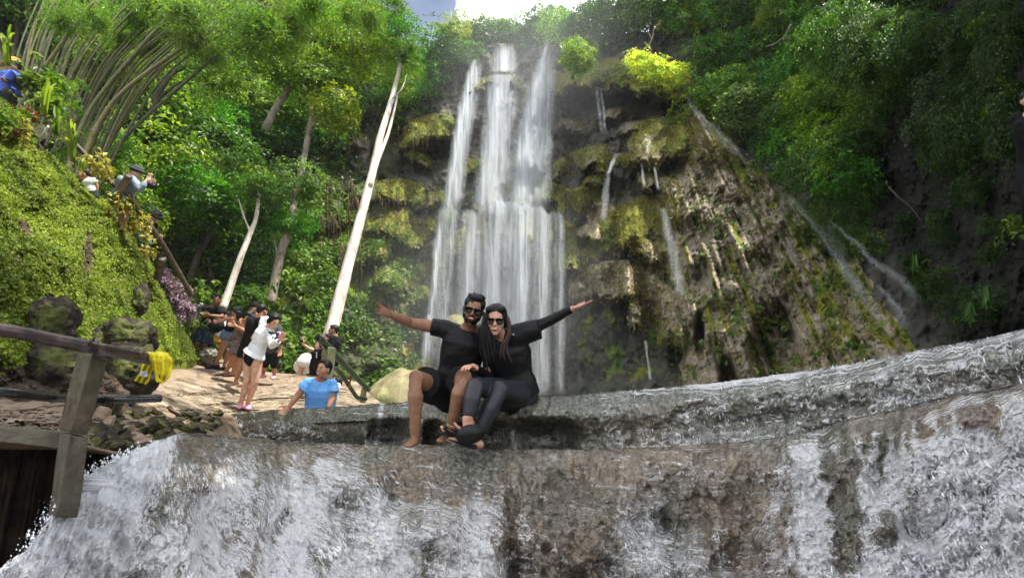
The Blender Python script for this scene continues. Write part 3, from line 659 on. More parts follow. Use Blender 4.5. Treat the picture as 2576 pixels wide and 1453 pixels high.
G_mid = (1.0, 1.0, 1.0); G_lime = (2.0, 1.6, .9); G_dark = (.75, .85, .95); G_yel = (2.7, 1.75, .9); G_emer = (.8, 1.25, .9); G_shade = (.30, .36, .38)  # last tint puts the right wall's shade into the leaf colour
# --- left hillside forest: crowded crowns
def spread_pts(x0, x1, y0, y1, step, jitter=.45):
    out = []
    y = y0
    row = 0
    while y < y1:
        x = x0 + (step / 2 if row % 2 else 0)
        while x < x1:
            out.append((x + random.uniform(-jitter, jitter) * step, y + random.uniform(-jitter, jitter) * step)); x += step
        y += step * .85; row += 1
    return out
GL = 'green trees crowded on the left hillside'
for (x, y) in spread_pts(-60, 960, -150, 800, 92):
    if x < 230 and y > 60 + x * .5: continue
    if 395 < x < 480 and y < 20: continue
    if x > 900 and y < 200: continue
    if x > 770 and y > 370 + (x - 770) * -.35: continue
    if y > 540 + (x - 300) * .55 and x < 560: continue
    if y > 640 and x > 640: continue
    d = float(hl_d(x, y)) - random.uniform(.3, 2.4)
    lime = vn(x / 150, y / 150, 3)
    col = G_lime if lime > .66 else (G_yel if lime > .78 else (G_dark if (lime < .34 or (x < 620 and y > 330)) else (G_emer if random.random() < .3 else G_mid)))
    kind = random.choice('aabbc') if y > 100 else random.choice(['a', 'b', 'far', 'fine'])
    simple_tree('forest_tree', x, y, d, random.uniform(62, 105), kind, jit(col), 'green tree crowded among others in the forest on the left hillside', 'tree', GL, sz=random.uniform(.75, 1.1))
# --- named trees on the left
def big_tree(name, stem, r0, r1, limbs, crowns, mat, label):
    """stem: [(px,py,d)...], limbs: [(pts, r0, r1)], crowns: [(px,py,d,rpx,kind,col)]"""
    base = P(*stem[0]); t = thing(name, base, label, 'tree')
    trunkpart(t, [([P(*q) for q in stem], r0, r1)], mat, seg=12)
    if limbs: 
        for l in limbs: trunkpart(t, [([P(*q) for q in l[0]], l[1], l[2])], mat, 'limb', 8)
    for (x, y, d, rp_, k, c) in crowns: crown(t, k, P(x, y, d), rp_ * d / F, jit(c, .08))
    return t
big_tree('tall_tree', [(828, 850, 14.5), (838, 815, 14.6), (862, 720, 15), (888, 620, 15.5), (915, 520, 16), (938, 430, 16.5), (955, 350, 17), (975, 285, 17.4), (992, 225, 17.8), (1006, 165, 18.2), (1010, 120, 18.5), (1004, 70, 19)], .175, .03,
         [([(930, 470, 16.2), (952, 400, 16.6), (975, 340, 17), (990, 285, 17.4), (1000, 240, 17.6)], .07, .025), ([(985, 250, 17.6), (1010, 225, 17.5), (1022, 190, 17.8)], .03, .012), ([(1006, 165, 18.2), (985, 130, 18.6), (965, 90, 18.8)], .03, .01), ([(1008, 140, 18.3), (1025, 100, 18.6), (1035, 60, 18.8)], .03, .01)],
         [(985, 20, 19, 46, 'b', G_mid), (1002, 80, 18.6, 50, 'b', G_emer), (960, 110, 18.6, 46, 'b', G_lime), (1018, 130, 18, 40, 'b', G_mid), (995, 150, 18.9, 40, 'sparse', G_lime), (1025, 160, 19, 48, 'sparse', G_emer), (975, -40, 19.5, 50, 'sparse', G_mid), (1000, 200, 18.4, 50, 'sparse', G_lime)],
         M_white, 'tall leaning tree with a smooth pale trunk, standing left of the waterfall')
big_tree('slender_tree', [(560, 778, 15), (585, 705, 15.2), (606, 645, 15.4), (630, 585, 15.6), (645, 545, 15.8), (652, 480, 16)], .10, .04, [([(630, 585, 15.6), (612, 540, 15.6), (600, 500, 15.6)], .03, .012)],
         [(655, 470, 16, 55, 'a', G_dark)], M_white, 'slender tree with mottled white trunk rising behind the man in navy shorts')
big_tree('vine_tree', [(680, 760, 16), (690, 715, 16.1), (706, 640, 16.3), (726, 570, 16.6), (742, 500, 17), (758, 430, 17.4), (770, 370, 17.8), (782, 300, 18.2), (795, 245, 18.6)], .13, .07,
         [([(782, 330, 18), (782, 270, 18.4), (790, 215, 18.8)], .06, .03), ([(785, 320, 18), (812, 268, 18.4), (832, 220, 18.8), (845, 190, 19)], .06, .025), ([(700, 660, 16.2), (690, 600, 16.4)], .04, .02)],
         [(800, 190, 18.6, 95, 'fine', G_lime), (745, 470, 17, 50, 'c', G_mid), (735, 560, 16.5, 40, 'c', G_emer), (850, 290, 18, 52, 'c', G_yel), (870, 100, 19, 95, 'fine', G_yel), (760, 110, 19, 90, 'fine', G_mid)],
         M_grey, 'tree with a creeper-wrapped grey trunk that forks high up beside the tall pale tree')
big_tree('dark_tree', [(470, 720, 16.5), (500, 640, 16.8), (530, 590, 17), (560, 520, 17.3), (585, 470, 17.6)], .10, .06, [([(560, 520, 17.3), (600, 480, 17), (640, 455, 17)], .05, .02)], [(520, 480, 16.5, 75, 'a', G_emer)], M_brown, 'dark trunked tree with drooping bright creepers left of the slender white tree')
big_tree('crooked_tree', [(370, 330, 17), (390, 260, 17), (410, 215, 17), (440, 180, 17.2), (490, 165, 17.4)], .11, .05, [([(410, 215, 17), (392, 190, 17), (375, 165, 17)], .05, .02), ([(395, 250, 17), (440, 215, 17), (470, 205, 17), (482, 235, 17)], .045, .015)],
         [(520, 130, 17.5, 80, 'b', G_mid), (560, 200, 17.5, 60, 'b', G_lime)], M_brown, 'crooked brown tree with twisting bare limbs beyond the bamboo')
big_tree('leaning_tree', [(665, 330, 18), (690, 280, 18), (715, 240, 18.2), (740, 205, 18.4)], .12, .08, [], [(745, 175, 18.5, 80, 'a', G_lime)], M_grey, 'thick leaning brown trunk seen between crowns high on the left hillside')
# --- brink above the falls
BL_ = ['emerald shrub on the brink left of the falls, under the yellowish tree', 'broad leaved shrub on the brink just left of the falls', 'yellowish feathery tree on the skyline left of the falls', 'smaller yellow feathery treetop against the blue sky', 'green shrub over the lip of the left strand', 'emerald shrub directly above the middle strand', 'round green shrub between middle and right strands', 'broad leaved shrub on the skyline above the right strand', 'small feathery treetop below the white cloud', 'small emerald bush hanging between the middle and right strands',
       'green shrub right above the top of the right strand', 'lime shrub on the skyline just right of the falls', 'small thin treetop against the white cloud', 'large green shrub on the skyline right of the falls', 'tall emerald shrub at the right edge of the cloud', 'green tree over the tufa ledge left of the yellow bush', 'emerald treetop touching the upper picture edge right of the sky', 'largest green tree above the yellow bush', 'dark shrub behind the round bright cliff bush',
       'emerald bush on the rock left of the falls beside the tall pale tree', 'green shrub low beside the tall pale trunk, left of the falls', 'broad leaved bush left of the left strand', 'lime feathery tree between the tall pale tree and the sky', 'small broad bush lowest beside the tall pale trunk', 'dark shrub touching the top left of the left strand']
GB = 'green shrubs along the brink above the waterfall'
for i_, (x, y, rp_, k, c) in enumerate([(1075, 150, 60, 'a', G_emer), (1120, 120, 55, 'bush', G_mid), (1175, 92, 50, 'fine', G_yel), (1140, 85, 40, 'fine', G_yel), (1220, 92, 55, 'a', G_mid), (1265, 85, 50, 'b', G_emer), (1310, 95, 52, 'a', G_mid), (1340, 75, 50, 'bush', G_mid), (1355, 55, 34, 'fine', G_mid),
                          (1330, 130, 35, 'bush', G_emer), (1385, 85, 50, 'b', G_mid), (1420, 62, 50, 'a', G_lime), (1400, 40, 35, 'fine', G_mid), (1470, 70, 60, 'a', G_mid), (1500, 35, 55, 'b', G_emer), (1560, 60, 62, 'a', G_mid), (1550, 10, 60, 'b', G_emer), (1620, 30, 70, 'a', G_mid), (1500, 110, 45, 'b', G_dark),
                          (1060, 200, 55, 'bush', G_emer), (1030, 240, 50, 'a', G_mid), (1110, 170, 45, 'bush', G_mid), (1040, 180, 50, 'fine', G_lime), (1000, 300, 40, 'bush', G_mid), (1150, 140, 40, 'a', G_dark)]):
    dd = float(cl_d(x, max(y, 60))) + (1.0 if 1165 < x < 1415 else -.8)
    simple_tree('brink_shrub', x, y, dd, rp_, k, jit(c), BL_[i_], 'shrub', GB, drop=1.6)
# the bright yellow bush and its green neighbour
t = thing('yellow_bush', P(1700, 235, 20.8), 'bright yellow sunlit bush overhanging the cliff right of the falls', 'bush')
for (x, y, r) in [(1600, 145, 26), (1622, 160, 34), (1655, 170, 38), (1690, 185, 36), (1715, 175, 22), (1640, 190, 30), (1670, 205, 26), (1705, 200, 20)]: crown(t, 'bush', P(x, y, 20.6), r * 20.6 / F, jit((7.6, 4.3, 6.5), .05))
trunkpart(t, [([P(1700, 235, 20.8), P(1680, 205, 20.8), P(1640, 175, 20.8)], .05, .02)], M_brown)
t = thing('cliff_bush', P(1440, 200, 21.5), 'round bright green bush on the cliff edge directly right of the falls', 'bush')
for (x, y, r) in [(1440, 120, 28), (1465, 140, 30), (1455, 165, 28), (1435, 150, 24), (1480, 160, 18)]: crown(t, 'bush', P(x, y, 21.2), r * 21.2 / F, jit((2.6, 2.0, 1.2), .08))
trunkpart(t, [([P(1440, 200, 21.5), P(1450, 160, 21.4), P(1455, 130, 21.3)], .05, .02)], M_brown)
# --- slope on the right
GRS = 'leafy trees on the shaded slope right of the falls'
for (x, y) in spread_pts(1640, 2170, -110, 640, 84):
    if y > 90 + (x - 1640) * .62 + (60 if x < 1720 else 130): continue
    if x < 1760 and y > 95: continue
    if x > 2010 and y > 470: continue
    d = float(cl_d(x, y)) - random.uniform(.6, 2.0) * .9
    col = random.choice([G_mid, G_dark, G_dark, G_emer, G_lime]); kind = random.choice(['a', 'b', 'c', 'bush'])
    simple_tree('slope_tree', x, y, d, random.uniform(48, 80), kind, jit(col), 'leafy tree growing on the shaded slope right of the falls', 'tree', GRS, drop=2)
for (x, y, rp_, k, c, lb) in [(1945, 55, 42, 'c', G_yel, 'yellow-green tree crown high up on the right slope'), (2055, 250, 62, 'c', (2.2, 1.8, 1), 'bright green creeper mass hanging from the right slope, topmost of three'), (2090, 330, 62, 'c', (1.9, 1.7, 1), 'bright green creeper mass hanging on the right slope, middle of three'),
                              (2095, 430, 50, 'c', (1.7, 1.6, 1), 'bright green creeper mass hanging on the right slope, lowest of three'), (2140, 120, 75, 'bam', (1.3, 1.3, 1), 'drooping narrow-leaved creeper at the top of the right slope'), (2000, 20, 60, 'fine', (1, 1, 1), 'dark feathery tree against the sky corner of the right slope'),
                              (1860, 215, 40, 'c', (1.6, 1.6, 1), 'light green shrub beside the notch where the right stream begins'), (1800, 230, 48, 'bush', (1.3, 1.5, 1.4), 'broad leaved pale shrub just right of the yellow bush')]:
    d = float(cl_d(x, y)) - 1.6
    simple_tree('creeper' if 'creeper' in lb else 'slope_tree', x, y, d, rp_, k, c, lb, 'creeper' if 'creeper' in lb else 'tree', sz=1.3 if 'creeper' in lb else 1.0, drop=1.5)
GRW = 'dark creepers on the black rock wall at right'
for (x, y, rp_, c) in [(2200, 60, 70, G_mid), (2260, 150, 60, G_dark), (2330, 40, 70, G_dark), (2230, 250, 50, G_dark), (2400, 120, 60, G_dark), (2370, 250, 42, G_dark), (2420, 330, 40, G_mid), (2400, 400, 40, G_dark), (2170, 480, 50, G_dark), (2130, 560, 50, G_dark), (2180, 620, 36, G_mid), (2270, 560, 30, G_mid),
                       (2360, 560, 40, G_mid), (2380, 600, 30, G_mid), (2500, 570, 30, G_mid), (2490, 640, 28, G_mid), (2340, 720, 40, G_mid), (2420, 770, 50, G_mid), (2480, 760, 40, G_emer), (2300, 650, 30, G_mid), (2120, 200, 50, G_mid), (2460, 480, 34, G_dark), (2540, 250, 50, G_dark), (2520, 80, 60, G_dark)]:
    d = float(cl_d(x, y)) - .5
    simple_tree('wall_creeper', x, y, d, rp_, random.choice(['c', 'bush', 'b']), jit(G_shade if x > 2240 else c), 'dark creeper clinging to the shaded rock wall at right', 'creeper', GRW, trunk=False, sz=1.3)
# CURTAINS of foliage hanging over the dark wall
_rw = random.Random(77)
for i in range(44):
    x = _rw.uniform(2010, 2560); y = _rw.uniform(-60, 330) if i < 30 else _rw.uniform(300, 620)
    if x > 2300 and y > 420: continue
    d = float(cl_d(x, y)) - _rw.uniform(.4, 1.1)
    simple_tree('wall_creeper', x, y, d, _rw.uniform(30, 58), _rw.choice(['c', 'b', 'bam', 'a']), jit(G_shade if x > 2230 else G_mid), 'dark creeper clinging to the shaded rock wall at right', 'creeper', GRW, trunk=False, sz=_rw.uniform(1.3, 2.1))
# --- scattered small leaves on the land itself: nobody could count them
def scatter(name, V, wt, n, L, W, mat, lift=.02, up=.5, droop=.2, clump=None, **kw):
    nv, nu = V.shape[:2]
    A = V[:-1, :-1]; du = V[:-1, 1:] - A; dv = V[1:, :-1] - A; Nn = np.cross(dv, du)
    ar = np.linalg.norm(Nn, axis=-1); w = (wt[:-1, :-1] * np.minimum(ar, np.percentile(ar, 97))).ravel(); w = w / w.sum()
    idx = rng.choice(len(w), n, p=w); i, j = np.unravel_index(idx, (nv - 1, nu - 1))
    a = rng.random((n, 1)); b = rng.random((n, 1)); p = A[i, j] + du[i, j] * a + dv[i, j] * b
    N = Nn[i, j]; N = N / np.maximum(np.linalg.norm(N, axis=1, keepdims=True), 1e-9)
    N = np.where((N * p).sum(1, keepdims=True) > 0, -N, N)
    s = rng.uniform(.6, 1.4, n); p = p + N * (lift * rng.random((n, 1)) * 2)
    NN = N * .7 + rng.normal(size=N.shape) * .45 + np.array([0, 0, up])
    Vv, Fq = leaves_np(p, NN, L * s, W * s, .2, droop)
    me = mesh_np(name, Vv, Fq, False); attr(me, 'rnd', rng.random(n), 'FACE')
    attr(me, 'clump', np.clip(fbm(p[:, 0] * 1.6, p[:, 1] * 1.6, p[:, 2] * 1.6, 3) * 2 - .5, 0, 1), 'FACE')
    return link(name, me, mat, kind='stuff', **kw)
bb = mb_attr(bpx, bpy_, None)['bare']; mw = (1 - sst(.3, .6, bb + (fbm(bpx / 16, bpy_ / 16, 3, 3) - .5) * .6)) * (.12 + sst(.38, .6, fbm(bpx / 16, bpy_ / 16, 1, 3)))
scatter('moss_fronds', bV, mw, 175000, .031, .024, M_mossleaf, lift=.03, up=.35, droop=.5)
hw = (sst(600, 700, hpx) * sst(960, 800, hpx) * sst(330, 420, hpy) + .5 * sst(560, 620, hpy)) * (.06 + sst(.46, .58, fbm(hpx / 34, hpy / 34, 5, 3)))
scatter('ground_creepers', hV, hw, 26000, .17, .10, M_creep, lift=.12, up=.6)
D_, MO_, TA_ = drape(cpx, cpy); k_, u_ = apron(cpx, cpy); n1_ = fbm(cpx / 30, cpy / 30, 9, 4)
lw = sst(1070, 980, cpx) * sst(560, 640, cpy) * sst(.38, .5, n1_) + .5 * sst(930, 860, cpx) * sst(420, 500, cpy) * sst(.52, .62, n1_)
scatter('cliff_creepers', cV, lw + .02 * (1 - k_) * sst(.5, .6, n1_) * (cpx < 2000) + .08 * k_ * sst(.5, .62, n1_), 42000, .13, .09, M_creep, lift=.10, up=.5, droop=.4)
tw_ = MO_ * 1.0 + .30 * sst(1080, 1000, cpx) * sst(.5, .6, n1_) * sst(600, 650, cpy) + .45 * k_ * sst(.5, .64, n1_) * sst(.3, .8, u_) + .15 * k_ * sst(.5, .6, n1_)
scatter('cliff_tufts', cV, tw_, 60000, .11, .035, M_tuft, lift=.06, up=.2, droop=.9)
# --- purple-leaved plants by the path
t = thing('purple_plant', P(445, 800, 11.5), 'bushy purple leaved plants spilling beside the stair foot', 'plant')
for (x, y, r) in [(418, 700, 26), (440, 725, 30), (455, 755, 30), (470, 780, 24), (430, 755, 26), (410, 680, 16)]: crown(t, 'a', P(x, y, 11.6), r * 11.6 / F, (1, 1, 1), me=CRP, name='foliage')
# --- bamboo
def mat_bam():
    n = NT('bamboo_culm'); oi = n.new('ObjectInfo'); v = n.coord((1, 1, 1)); f = n.noise(v, 3, 5, .6); g = n.noise(n.coord((1, 1, 1)), 14, 4)
    c = n.mix(oi.outputs['Random'], (.06, .095, .025), (.20, .17, .06)); c = n.mix(n.ramp(f, [(.4, 0.0), (.65, .75)]), c, (.09, .09, .07)); c = n.mix(n.ramp(g, [(.55, 0.0), (.7, .5)]), c, (.30, .28, .22))
    n.base(c); n.rough(.55); return n.m
M_bam = mat_bam()
def culm_tube(pts, r0, r1, step, seg=8):
    p = catmull(pts, 26); L = 0; rad = []; n = len(p)
    for i in range(n):
        if i: L += (p[i] - p[i - 1]).length
        r = r0 + (r1 - r0) * i / (n - 1)
        ph = (L % step) / step
        rad.append(r * (1.28 if ph < .07 else (.95 if ph < .2 else 1.0)))
    return tube(p, rad, seg)
bt = thing('bamboo_clump', P(230, 470, 13), 'large arching clump of bamboo leaning over the stairs', 'bamboo')
def bculm(s, m, e, d, w):
    d2 = d + .8
    VF = culm_tube([P(*s, d), P(*m, d + .3), P(*e, d2)], w / 2 * d / F, w * .30 * d / F, .42)
    link_local('culm', pymesh('culm', ([v - bt.location for v in VF[0]], VF[1])), M_bam, bt)
for i in range(42):
    f = i / 41
    sx = 20 + 220 * f ** .8 + random.uniform(-14, 14); sy = 260 + 215 * f + random.uniform(-25, 25)
    ex = 100 + 640 * f ** 1.15 + random.uniform(-30, 30); ey = -50 + 50 * f + random.uniform(-30, 30)
    mx_ = sx + (ex - sx) * .40 - 18 * f; my_ = sy + (ey - sy) * (.53 + .08 * f)
    bculm((sx, sy), (mx_, my_), (ex, ey), 12.6 + random.uniform(-.7, 1.4), random.uniform(4.5, 9))
bculm((180, 480), (300, 240), (640, 10), 12, 13); bculm((215, 500), (330, 330), (640, 60), 12.2, 12); bculm((160, 470), (230, 270), (470, -10), 12, 13); bculm((20, 330), (90, 200), (255, -20), 11.6, 13)
for (x, y, r) in [(330, 20, 60), (420, 60, 60), (250, 60, 50), (500, 30, 70), (580, 60, 65), (470, 110, 50), (660, 40, 70), (740, 30, 70), (820, 20, 60), (640, 110, 55), (560, 130, 50), (360, 130, 44), (880, 40, 50), (180, 60, 40), (700, 90, 50), (300, 100, 40), (130, 20, 40), (400, -20, 70), (940, 60, 45)]:
    for q in range(1): crown(bt, 'bam', P(x + random.uniform(-30, 30), y + random.uniform(-20, 25), 12.2 + random.uniform(-.7, 1.8)), r * 13.3 / F * 1.1, jit((1.5, 1.45, 1), .25), name='foliage')

# --- unseen canopy above the picture, added to shade the couple and the cascade
def shade_tree(base, top, crowns, label):
    sh_ = Vector((0, -1.9, 0)); base = Vector(base) + sh_; t = thing('added_shade_tree', base, label, 'tree'); b = base; e = Vector(top) + sh_
    trunkpart(t, [([b, b.lerp(e, .5) + Vector((-.3, 0, .9)), e], .28, .12)], M_brown, seg=10)
    for c, r in crowns:
        c = Vector(c) + sh_; crown(t, 'a', c, r, jit(G_dark)); trunkpart(t, [([b.lerp(e, .55) + Vector((-.2, 0, .8)), (b + c) / 2 + Vector((0, 0, 1.2)), c], .07, .03)], M_brown, 'limb', 6)
shade_tree((9.5, 4, 5.5), (5.5, 4.3, 11), [((6.2, 2.6, 11.2), 2.1), ((4.2, 4.4, 11.6), 2.2), ((6.8, 5.6, 11), 2.0), ((3.2, 5.9, 12), 1.7), ((4.8, 1.2, 11.5), 2.0), ((7.5, 4.2, 12), 2.0), ((1.2, 3.9, 12.1), 1.6)], 'big added shade tree over the stream by the right wall, above the picture')
shade_tree((8.5, 0, 4.0), (6.0, 1.0, 10), [((6.5, .2, 10.8), 2.2), ((8.2, 2.2, 10.5), 2.0), ((4.4, -.8, 11.4), 2.1), ((8.8, 6.4, 10.8), 2.0)], 'second added shade tree over the stream, nearer the camera, above the picture')
# ================================================================ the waterfall
def mat_fall():
    n = NT('falling_water'); a1 = n.noise(n.coord((9, .55, 1), 'UV'), 1, 5, .65, .2); a2 = n.noise(n.coord((30, 1.6, 1), 'UV'), 1, 4, .7); a3 = n.noise(n.coord((60, 22, 1), 'UV'), 1, 3, .7)
    k = n.math('ADD', n.math('MULTIPLY', a1, .55), n.math('ADD', n.math('MULTIPLY', a2, .3), n.math('MULTIPLY', a3, .15)))
    st = n.ramp(k, [(.32, .30), (.66, 1.0)])
    al = n.math('MULTIPLY', st, n.at('dens'))
    tl = n.new('BsdfTranslucent'); tl.inputs[0].default_value = (.84, .89, .95, 1)
    n.base((.84, .89, .95)); n.rough(.6); n.b.inputs['Specular IOR Level'].default_value = .2
    wm = n.new('MixShader'); wm.inputs[0].default_value = .5; n.l(n.b.outputs[0], wm.inputs[1]); n.l(tl.outputs[0], wm.inputs[2])
    tp = n.new('BsdfTransparent'); f = n.new('MixShader'); n.l(al, f.inputs[0]); n.l(tp.outputs[0], f.inputs[1]); n.l(wm.outputs[0], f.inputs[2])
    n.l(f.outputs[0], n.out.inputs[0]); return n.m
M_fall = mat_fall()
def fall(rows, dens, off=1.2, nu=26, nv=90, bulge=.5, yc=None, name='falling_water', fadeb=.15, fadet=.02, seedu=0.0, label=None, dd=None):
    """rows: (y, xl, xr); hangs 'off' metres in front of the rock it drops past"""
    r = np.array(rows, float); py = np.linspace(r[0, 0], r[-1, 0], nv)
    xl = np.interp(py, r[:, 0], r[:, 1]); xr = np.interp(py, r[:, 0], r[:, 2]); u = np.linspace(0, 1, nu)
    xl = xl + (fbm(py / 45, seedu * 3, 1, 3) - .5) * 9; xr = xr + (fbm(py / 45, seedu * 3, 9, 3) - .5) * 9
    px = xl[:, None] + (xr - xl)[:, None] * u[None]; PY = np.repeat(py[:, None], nu, 1)
    t = np.linspace(0, 1, nv)[:, None]
    if yc: Y0 = yc(px) + (fbm(px / 16, 5, 5, 3) - .5) * 34; PY = Y0 + (py[-1] - Y0) * t
    if dd is None:
        mid = (xl + xr) / 2; base = np.minimum.reduce([cl_d(mid, py) - 0 for _ in (0,)])[:, None]
        d = base - off * (.5 + .5 * t) - bulge * np.sin(math.pi * u)[None] * (.3 + t)
    else: d = dd + 0 * px - bulge * np.sin(math.pi * u)[None]
    d = d - (fbm(px / 10, PY / 160, seedu, 3) - .5) * .5
    V = PA(px, PY, d); me = mesh_np(name, V.reshape(-1, 3), grid_faces(nv, nu))
    W = (xr - xl).mean() * d.mean() / F
    set_uv(me, px * d.mean() / F + seedu * 7, (PY) * d.mean() / F)
    al = dens * (np.clip(np.sin(math.pi * u), 0, 1) ** 1.1)[None] * sst(0, fadet, t) * sst(1, 1 - fadeb, t) 
    attr(me, 'dens', al + 0 * px)
    return link(name, me, M_fall, kind='structure')
A_ = [(146, 1186, 1218), (200, 1165, 1212), (260, 1152, 1206), (330, 1138, 1192), (450, 1116, 1175), (555, 1100, 1160)]
fall(A_, .8, seedu=1, fadet=.1); fall([(y, l + 2, (l + r) / 2 + 4) for y, l, r in A_], .7, 1.5, seedu=2)
fall([(520, 1096, 1150), (620, 1084, 1138), (760, 1068, 1122), (930, 1046, 1104)], .42, 1.8, seedu=3); fall([(522, 1102, 1130), (700, 1080, 1104), (860, 1062, 1084), (932, 1052, 1076)], .7, 2.0, seedu=4)
B_ = [(106, 1252, 1290), (122, 1240, 1300), (150, 1232, 1307), (186, 1228, 1310)]
fall(B_, .8, 1.0, seedu=5, fadet=.35); B2 = [(184, 1228, 1311), (260, 1218, 1308), (360, 1204, 1300), (450, 1190, 1290), (550, 1174, 1288)]
fall(B2, .78, 1.4, seedu=6); fall([(y, l + 6, l + (r - l) * .55) for y, l, r in B2], .45, 1.7, seedu=7)
C_ = [(100, 1368, 1400), (150, 1350, 1400), (210, 1326, 1398), (300, 1298, 1394), (400, 1274, 1390), (550, 1256, 1388)]
fall(C_, .75, 1.3, seedu=8, fadet=.15); fall([(y, l + (r - l) * .12, l + (r - l) * .6) for y, l, r in C_], .62, 1.7, seedu=9)
fall([(180, 1372, 1404), (300, 1360, 1400), (430, 1350, 1394), (520, 1345, 1390)], .35, 1.2, seedu=10)
MID = lerpf([(1085, 560), (1110, 540), (1165, 530), (1210, 520), (1260, 500), (1300, 500), (1345, 515), (1400, 530), (1440, 555)])
D_ = [(530, 1150, 1425), (580, 1130, 1425), (700, 1108, 1405), (850, 1095, 1400), (1000, 1085, 1400)]
fall(D_, .6, 2.7, yc=MID, nu=60, seedu=11, fadeb=.05)
for (l, r, dn, sx) in ((1165, 1215, .55, -22), (1225, 1275, .5, -16), (1290, 1345, .62, -8), (1345, 1392, .55, -4), (1130, 1160, .4, -30), (1392, 1424, .35, 0)):
    fall([(522, l, r), (640, l + sx * .5, r + sx * .5), (800, l + sx, r + sx), (1000, l + sx * 1.4, r + sx * 1.4)], dn, 3.0, yc=MID, seedu=l / 100, fadeb=.1)
for rows, dn in (([(175, 1493, 1500), (260, 1500, 1509), (345, 1512, 1524)], .3), ([(200, 1505, 1511), (330, 1520, 1528)], .3), ([(385, 1545, 1562), (410, 1534, 1548), (440, 1524, 1534)], .5), ([(430, 1522, 1540), (480, 1514, 1534), (560, 1508, 1530)], .28),
                 ([(408, 1610, 1618), (470, 1618, 1628)], .3), ([(408, 1640, 1648), (480, 1650, 1662)], .35), ([(340, 1632, 1645), (388, 1622, 1634)], .3), ([(520, 1655, 1675), (560, 1662, 1690), (640, 1680, 1710), (760, 1700, 1730)], .24), ([(855, 1620, 1628), (960, 1632, 1642)], .22)):
    fall(rows, dn, 2.6, nu=8, nv=40, bulge=.05, seedu=rows[0][1] / 50)
def rill(pts, wpx, dens, off=.9):
    """thin stream sliding over the sloping rock on the right"""
    pts = np.array(pts, float); n = 60; t = np.linspace(0, 1, n); s = np.linspace(0, 1, len(pts)); x = np.interp(t, s, pts[:, 0]); y = np.interp(t, s, pts[:, 1])
    x = x + (fbm(t * 9, pts[0, 0], 1, 3) - .5) * 14; U = np.linspace(-1, 1, 9); W = wpx * (.6 + .9 * t)
    tx = np.gradient(x); ty = np.gradient(y); L = np.hypot(tx, ty); PX = x[:, None] - (ty / L * W)[:, None] * U[None]; PY = y[:, None] + (tx / L * W)[:, None] * U[None]
    d = cl_d(PX, PY) - off - .3 * (1 - U[None] ** 2) - apron(PX, PY)[0] * 1.7 * cl_d(PX, PY) / 20
    me = mesh_np('stream', PA(PX, PY, d).reshape(-1, 3), grid_faces(n, 9)); set_uv(me, (U[None] * W[:, None]) * .012 + 0 * PX + pts[0, 0], t[:, None] * 6 + 0 * PX)
    attr(me, 'dens', dens * (1 - U[None] ** 2) * sst(0, .1, t)[:, None] * sst(1, .8, t)[:, None]); link('stream', me, M_fall, kind='structure')
rill([(1975, 482), (2020, 530), (2070, 585), (2130, 690), (2190, 770), (2215, 830)], 13, .26); rill([(2080, 550), (2140, 600), (2200, 660), (2270, 710), (2310, 765)], 12, .32)
rill([(2200, 715), (2250, 760), (2285, 830)], 11, .32); rill([(2080, 560), (2110, 620), (2140, 700), (2170, 760)], 18, .18)
rill([(1715, 235), (1760, 290), (1820, 350), (1900, 420)], 12, .16, .6)
# pale tufa cone at the foot of the fall
def rockmesh(name, c, rad, sub=4, amp=.18, freq=2.0, seed=0, rot=None):
    bm = bmesh.new(); bmesh.ops.create_icosphere(bm, subdivisions=sub, radius=1)
    V = np.array([v.co[:] for v in bm.verts]); n = 1 + (fbm(V[:, 0] * freq + seed, V[:, 1] * freq + 7, V[:, 2] * freq + 3, 5, .55) - .5) * 2 * amp
    rg = np.abs(fbm(V[:, 0] * freq * 2 + seed, V[:, 1] * freq * 2, V[:, 2] * freq * 2, 3) - .5) * amp
    V = V * (n - rg)[:, None] * np.array(rad)
    for v, co in zip(bm.verts, V): v.co = Vector(co)
    if rot: bm.transform(Euler(rot).to_matrix().to_4x4())
    if c is not None: bm.transform(Matrix.Translation(c))
    me = bpy.data.meshes.new(name); bm.to_mesh(me); bm.free(); me.polygons.foreach_set('use_smooth', np.full(len(me.polygons), True, bool)); return me
n = NT('pale_tufa'); v = n.coord((1, 1, .35)); f = n.noise(v, 3.5, 7, .6); g = n.noise(n.coord(), .9, 4)
n.base(n.mix(n.ramp(g, [(.42, 0.0), (.6, .8)]), n.ramp(f, [(.3, (.12, .10, .05)), (.7, (.34, .30, .17))]), n.ramp(f, [(.3, (.07, .10, .02)), (.7, (.22, .27, .06))]))); n.rough(.7); n.bump(f, .7, .08); M_pale = n.m
link('tufa_mound', rockmesh('tufa_mound', P(1050, 1048, 15.2), (1.35, 1.2, 1.22), 5, .16, 1.6, 3), M_pale, kind='structure')
link('tufa_mound', rockmesh('tufa_mound', P(1150, 830, 18.6), (.45, .5, .5), 4, .15, 1.2, 5), M_pale, kind='structure')
